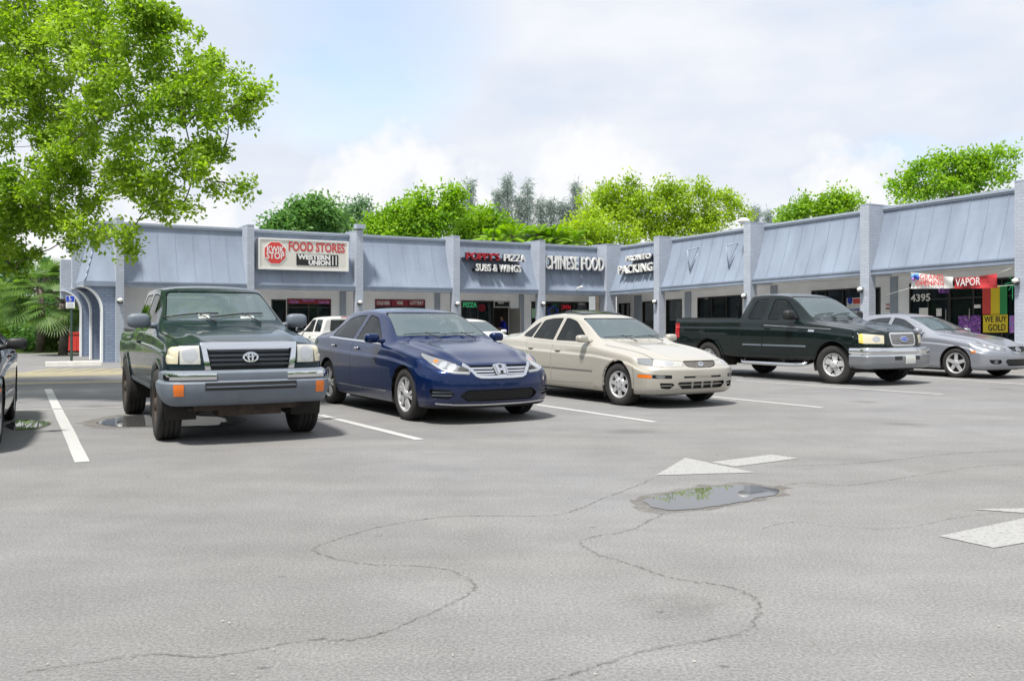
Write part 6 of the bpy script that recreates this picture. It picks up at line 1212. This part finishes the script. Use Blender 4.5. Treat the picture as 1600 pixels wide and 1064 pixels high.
def tree(name, label, base, fork, blobs, leaf, ln, per, cl, asp=.5, trunk_r=.2, group=None, cat='tree', bark='bark', limb=True, up=.6, droop=0.0, crad=None, squash=.8, twig=.35, lcap=.4, lfat=1.0):
    """blobs: (px, py, radius in photo pixels, distance); each becomes clusters of leaves on its own limb"""
    base = Vector(base); e = empty(name, base, 0, label, cat, group); fork = Vector(fork); t = MB(); f0 = fork - base
    t.tube([(0, 0, -.2), tuple(f0 * .35 + Vector((.06, .03, 0))), tuple(f0 * .7), tuple(f0)], [trunk_r * 1.35, trunk_r * 1.05, trunk_r * .9, trunk_r * .75], 10); Cs = []; Rs = []; todo = []
    for (px, py, rp, Y) in blobs:
        c = px3(px, py, Y); r = rp / FPX * Y; k = max(3, int(cl * (rp / 20) ** 2)); d = unit(rng.normal(size=(k, 3))) * (rng.random((k, 1)) ** .42) * r * (.80 + .46 * rng.random((k, 1)) ** 2); d[:, 2] *= squash; P = c + d; cr_ = (crad or .3) * (.6 + .8 * rng.random(k)); Cs.append(P); Rs.append(cr_)
        todo.append((Vector(c) - base, r, [Vector(q) - base for q in P[rng.random(k) < twig]]))
    nodes = [(f0.copy(), trunk_r * .7)]; todo.sort(key=lambda q: (q[0] - f0).length)
    for (b, r, tw) in todo if limb else []:   # each limb grows from the nearest limb already there
        a, ra = min(nodes, key=lambda q: (q[0] - b).length + .35 * (q[0] - f0).length * 0 + (0 if q[0].z < b.z + .3 else 1.0)); ln_ = (b - a).length; lr = max(.012, min(ra * .72, .018 + ln_ * .022 * lfat, lcap)); side = Vector((random.uniform(-1, 1), random.uniform(-1, 1), random.uniform(.1, .9))) * ln_ * .12
        pts = [a.lerp(b, u) + side * math.sin(u * math.pi) + Vector((random.uniform(-1, 1), random.uniform(-1, 1), random.uniform(-1, 1))) * ln_ * .02 * (0 < u < 1) for u in (0, .2, .4, .6, .8, 1)]; rs = [lr * (1 - .6 * u) for u in (0, .2, .4, .6, .8, 1)]
        t.tube(pts, rs, 7); nodes += list(zip(pts[2:], rs[2:]))
        for q in tw:
            st = pts[random.randint(2, 5)]; t.tube([st, st.lerp(q, .5) + Vector((0, 0, .05 * (q - st).length)), q], [max(.008, lr * .26), max(.006, lr * .18), .004], 4, cap=False)
    t.build('trunk', M[bark], e, fix=False)
    C = np.concatenate(Cs) - np.array(base); Rr_ = np.concatenate(Rs); quads_mesh('crown', leaves(C, per, Rr_, ln, asp, up, None, droop), LF[leaf], e); return e
# --- the big tree whose crown fills the upper left
Yb = 14.0
BT = [(40, 60, 105, 14.5), (150, 70, 95, 13.6), (235, 60, 75, 13.2), (75, 175, 110, 14.8), (195, 165, 95, 13.4), (295, 150, 72, 13.0), (352, 175, 48, 12.8), (115, 285, 95, 14.2), (225, 262, 72, 13.2), (305, 245, 48, 12.9), (45, 350, 62, 14.5), (150, 362, 40, 13.8), (255, 315, 34, 13.2),
      (395, 158, 20, 12.7), (340, 100, 30, 12.9), (322, 130, 34, 13.2), (378, 292, 10, 12.8), (340, 285, 20, 12.9), (285, 322, 20, 13.0), (188, 385, 24, 13.4), (205, 362, 26, 13.3), (55, 402, 22, 14.6), (5, 400, 36, 15), (25, 424, 20, 14.8), (15, 300, 62, 14.0), (60, 325, 46, 13.8), (0, 365, 48, 14.3), (20, 130, 60, 14.0), (100, 235, 40, 13.6), (215, 15, 50, 13.0), (262, 38, 34, 13.0), (120, 20, 60, 14), (350, 235, 26, 12.9), (112, 378, 18, 14), (232, 320, 22, 13.2),
      (410, 148, 9, 12.7), (372, 120, 14, 12.8), (140, -70, 120, 14.2), (0, -90, 170, 15), (-120, 60, 190, 16), (-170, 260, 190, 16), (-60, 300, 120, 14.5), (-320, 120, 220, 16.5), (-330, 330, 160, 16), (60, -210, 150, 14.5), (-120, -250, 190, 15.5), (-20, -400, 160, 15), (-250, -150, 190, 16)]
bt = tree('shade_tree', 'large bright green leafy tree with its crown reaching in from the upper left', (-11.2, 15.2, 0), px3(-170, 430, 15), BT, 'bright', .074, 84, 2.6, .52, .26, crad=.185, up=.7, twig=.3, lfat=1.7)
# --- trees behind the plaza
def bg_tree(name, label, blobs, leaf, ln, per, cl, crad, tr=.25, base_y=None, **kw):
    px = sum(b[0] for b in blobs) / len(blobs); Y = sum(b[3] for b in blobs) / len(blobs); p = px3(px, 499, Y); p[2] = 0; low = max(b[1] + b[2] * .3 for b in blobs); f = px3(px, low, Y); f[2] = max(f[2], 2.0)
    return tree(name, label, p, f, blobs, leaf, ln, per, cl, trunk_r=tr, crad=crad, group='trees behind the plaza', twig=.2, lcap=.07, **kw)
bg_tree('broadleaf_tree', 'dark evergreen tree rising behind the food stores sign', [(440, 352, 24, 50), (470, 335, 24, 50), (498, 325, 22, 50), (515, 342, 24, 51), (455, 365, 34, 50), (490, 360, 36, 51)], 'dark', 0.236, 102, 9.9, .75)
bg_tree('broadleaf_tree', 'grey-green tree beside the dark evergreen behind the food stores sign', [(548, 328, 18, 58), (568, 322, 15, 58), (540, 350, 26, 58), (572, 345, 24, 58)], 'grey', 0.211, 85, 8.8, .7)
bg_tree('broadleaf_tree', 'bright green dense tree behind the bay right of the food stores sign', [(585, 352, 22, 46), (612, 342, 24, 46), (645, 335, 26, 46), (668, 318, 20, 46), (700, 308, 17, 46), (715, 304, 8, 46), (690, 335, 28, 46), (620, 362, 30, 46), (660, 358, 34, 46), (712, 330, 14, 46)], 'mid', 0.205, 102, 9.9, .62)
bg_tree('broadleaf_tree', 'bright green lower tree behind the pizza sign', [(735, 348, 22, 48), (760, 342, 20, 48), (745, 362, 28, 48), (785, 358, 24, 48), (725, 365, 24, 48)], 'mid', 0.205, 102, 9.9, .6)
bg_tree('broadleaf_tree', 'yellow-green wide tree with a broken crown behind the inside corner', [(935, 320, 30, 66), (965, 295, 22, 66), (985, 285, 14, 66), (960, 330, 36, 66), (1000, 312, 30, 66), (1040, 300, 24, 66), (1065, 305, 26, 66), (1100, 300, 20, 66), (1130, 302, 18, 66), (1150, 318, 18, 66), (1158, 338, 12, 66), (1030, 335, 36, 66), (1080, 335, 34, 66), (1120, 335, 30, 66), (990, 350, 34, 66), (925, 350, 28, 50), (1050, 360, 40, 66), (1110, 352, 26, 66)], 'yellow', 0.223, 95, 8.25, .68)
bg_tree('broadleaf_tree', 'olive-yellow low tree behind the Chinese food sign', [(895, 365, 22, 47), (920, 362, 24, 47), (950, 368, 24, 47), (980, 372, 20, 47)], 'yellow', 0.186, 85, 8.8, .55)
bg_tree('broadleaf_tree', 'rounded green tree above the roof between the black pickup and the vapor shop', [(1225, 338, 12, 48), (1250, 328, 18, 48), (1262, 318, 10, 48), (1285, 325, 20, 48), (1305, 308, 14, 48), (1320, 318, 18, 48), (1335, 315, 9, 48), (1240, 345, 20, 48), (1300, 335, 24, 48)], 'mid', 0.198, 95, 9.9, .58)
bg_tree('broadleaf_tree', 'spreading green tree above the roof at the right', [(1400, 290, 9, 36), (1420, 285, 16, 36), (1432, 270, 14, 36), (1455, 262, 20, 36), (1480, 250, 16, 36), (1500, 262, 26, 36), (1530, 250, 18, 36), (1555, 240, 12, 36), (1578, 248, 12, 36), (1540, 275, 26, 36), (1575, 272, 12, 36), (1470, 290, 26, 36), (1510, 292, 28, 36), (1440, 300, 18, 36), (1412, 305, 8, 36)], 'mid', 0.155, 85, 8.8, .42)
# --- thin grey pines far behind
def pine(px, pt, Y, w, label, dens=1.0):
    w *= .82
    top = px3(px, pt, Y); x, y, h = top; e = empty('pine_tree', (x, y, 0), 0, label, 'pine tree', 'thin pines far behind the plaza'); t = MB(); t.tube([(0, 0, -.2), (.05, 0, h * .5), (0, .05, h * .97)], [h * .012, h * .009, .03], 6); C = []; Wd = w / FPX * Y
    for k in range(int(150 * dens)):
        u = random.random() ** .8; z = h * (.35 + .65 * u); r = Wd * (1 - u) ** .75 * random.uniform(.25, 1.0) * (.75 + .5 * math.sin(k * 1.7) ** 2) + .08; a = random.uniform(0, 6.283); C.append((r * math.cos(a), r * math.sin(a), z + r * .35))
        if k % 4 == 0: t.tube([(0, 0, z - r * .25), tuple(C[-1])], [.05, .015], 4, cap=False)
    t.build('trunk', M['barkd'], e, fix=False); quads_mesh('crown', leaves(np.array(C), 22, .55, .55, .10, .0, None, .9), LF['needle'], e)
for px, pt, w, lab in ((735, 284, 8, 'leftmost thin grey pine far behind the pizza sign'), (722, 316, 7, 'short grey pine left of the pines behind the pizza sign'), (778, 300, 9, 'grey pine just left of the tallest one'), (793, 275, 13, 'tallest grey pine of the far row'), (812, 305, 9, 'short grey pine right of the tallest one'), (824, 284, 9, 'slender grey pine above the gap between pizza and Chinese food signs'), (845, 314, 7, 'small grey pine left of the middle of the far row'), (861, 316, 7, 'small grey pine above the Chinese food sign pillar'),
                     (878, 318, 8, 'small grey pine above the Chinese food letters'), (887, 322, 6, 'faint small grey pine beside the Chinese food letters'), (899, 287, 8, 'slender tall grey pine left of the yellow-green tree'), (945, 290, 8, 'grey pine half hidden by the yellow-green tree'), (1180, 325, 8, 'small dark pine above the roof right of the yellow-green tree'), (1200, 332, 7, 'small pale pine above the roof right of the dark pine'), (1225, 328, 5, 'little pine tip behind the rounded tree')):
    pine(px, pt, 95, w, lab)
# --- palms
def palm(px, py, Y, fr, n, label, fan=False, trunk_h=None, group='palms'):
    c = px3(px, py, Y); e = empty('palm_tree', (c[0], c[1], 0), 0, label, 'palm tree', group); h = c[2]; t = MB(); t.tube([(0, 0, -.1), (.08, 0, h * .5), (0, 0, h)], [.17, .14, .13], 9); t.build('trunk', M['bark'], e, fix=False); Q = []; st = MB()
    for k in range(n):
        a = random.uniform(0, 6.283); el = random.uniform(-.5, 1.25); L_ = fr * random.uniform(.75, 1.1); d = np.array([math.cos(a) * math.cos(el), math.sin(a) * math.cos(el), math.sin(el)])
        pts = [np.array([0, 0, h]) + d * L_ * u + np.array([0, 0, -.42 * L_ * u * u]) for u in np.linspace(0, 1, 9)]; st.tube([tuple(p) for p in pts[:6 if fan else 9]], [.02] + [.012] * (5 if fan else 8), 4, cap=False)
        if fan:
            tip = pts[5]; dd = unit(pts[6] - pts[4]); sd = unit(np.cross(dd, [0, 0, 1.0])); 
            for j in range(20):
                an = -1.5 + 3.0 * j / 19; v = dd * math.cos(an) + sd * math.sin(an); ll = L_ * .52; en = tip + v * ll + np.array([0, 0, -.18 * ll]); nn = unit(np.cross(v, sd * math.cos(an) - dd * math.sin(an))); b = unit(np.cross(nn, v)) * .028; md = tip + v * ll * .5; Q.append([tip, md + b, en, md - b])
        else:
            for j in range(26):
                u = .12 + .88 * j / 25; i = min(int(u * 8), 7); p = pts[i] + (pts[i + 1] - pts[i]) * (u * 8 - i); tg = unit(pts[i + 1] - pts[i]); sd = unit(np.cross(tg, [0, 0, 1.0]))
                for s_ in (-1, 1):
                    ll = fr * .30 * (1 - .55 * abs(u - .45)); v = unit(sd * s_ + tg * .55 + np.array([0, 0, -.35])); b = tg * .028; Q.append([p - b, p + v * ll * .55 + b * .8, p + v * ll, p + v * ll * .5 - b])
    st.build('frond_stem', M['barkd'], e, fix=False); quads_mesh('crown', np.array(Q), LF['palm'] if fan else LF['mid'], e)
for px, py, lab in ((800, 372, 'feathery palm behind the roof above the pizza letters'), (838, 368, 'feathery palm behind the roof above the pillar between pizza and Chinese food'), (865, 374, 'feathery palm behind the roof above the Chinese food letters'), (772, 376, 'low feathery palm behind the left part of the pizza bay'), (893, 378, 'low feathery palm behind the right part of the Chinese food bay')): palm(px, py, 44, 1.35, 24, lab, group='feather palms behind the roof')
palm(62, 452, 36, 1.75, 44, 'fan palm with a shaggy crown left of the wheelchair sign', True, group='fan palms at the left'); palm(98, 475, 33, 1.3, 34, 'smaller fan palm right behind the wheelchair sign', True, group='fan palms at the left'); palm(20, 470, 39, 1.5, 34, 'fan palm at the left edge behind the dark car', True, group='fan palms at the left')
def shrub(label, blobs, leaf, ln=.14, cl=10, per=70):
    px = sum(b[0] for b in blobs) / len(blobs); Y = blobs[0][3]; p = px3(px, 499, Y); p[2] = 0; f = p.copy(); f[2] = .5
    tree('shrub', label, p, f, blobs, leaf, ln, per, cl, trunk_r=.07, crad=.35, group='shrubs beyond the left end of the lot', cat='shrub', bark='barkd', squash=.95, twig=.2)
shrub('tall green shrub behind the dark car at the left edge', [(8, 470, 42, 40), (0, 520, 40, 39), (30, 510, 34, 40)], 'mid'); shrub('dark green shrub below the fan palms', [(45, 520, 30, 38), (75, 515, 28, 38), (60, 480, 28, 41)], 'dark'); shrub('olive shrub between the fan palm and the plaza end', [(100, 505, 24, 37), (85, 530, 20, 37), (112, 530, 16, 38)], 'olive')
shrub('low dark hedge along the far edge of the lot', [(20, 540, 14, 37), (45, 542, 13, 37), (70, 542, 13, 37), (95, 543, 12, 37), (120, 540, 12, 38), (-20, 535, 18, 37), (-50, 530, 20, 37)], 'dark', .16); shrub('grey-green bushy tree far behind the left end', [(10, 440, 30, 60), (40, 430, 26, 60), (75, 425, 22, 60), (-30, 430, 50, 60), (95, 450, 24, 60), (25, 480, 40, 60), (75, 480, 40, 60)], 'grey', .3)
shrub('dense green bushy tree beyond the frame at the left', [(-90, 430, 60, 45), (-160, 440, 70, 45), (-250, 430, 80, 45)], 'mid', .3)
tag(sheet('verge', [gp(-400, 553), gp(-60, 553), gp(200, 551), gp(200, 538), gp(-500, 538)], M['grass'], .006), kind='structure')
# fallen leaves and grit on the asphalt
Q = []
for k in range(130):
    px = random.uniform(0, 1600); py = 560 + 500 * random.random() ** 1.5; p = gp(px, py); a = random.uniform(0, 6.28); l = random.uniform(.004, .011); d = Vector((math.cos(a), math.sin(a), 0)) * l; s_ = Vector((-math.sin(a), math.cos(a), .4)) * l * .4; z = Vector((0, 0, .007)); Q.append([p - d + z, p + s_ + z, p + d + z, p - s_ + z + Vector((0, 0, l * .3))])
tag(quads_mesh('grit', np.array([[tuple(v) for v in q] for q in Q]), mat('pale_grit', (.36, .33, .27), .9, var=.6, vscale=40), None), kind='stuff')

# wood across the road behind and left of the viewer: seen only as dark green reflections in the car sides and windows
C = []
for k in range(520):
    t = random.uniform(-45, 75); d = random.uniform(30, 37); h = 8.5 * random.random() ** .8 * (.75 + .25 * math.sin(t * .55) + .2 * math.sin(t * 1.7)); p = U * -d + V * t; C.append((p.x, p.y, max(.4, h)))
for k in range(330):
    t = random.uniform(-45, 60); d = random.uniform(42, 50); h = 8.0 * random.random() ** .8 * (.75 + .25 * math.sin(t * .45) + .2 * math.sin(t * 1.5)); p = V * -d + U * t; C.append((p.x, p.y, max(.4, h)))
tag(quads_mesh('tree_belt', leaves(np.array(C), 30, 1.5, 1.3, .7, .3), LF['dark'], None), kind='stuff')
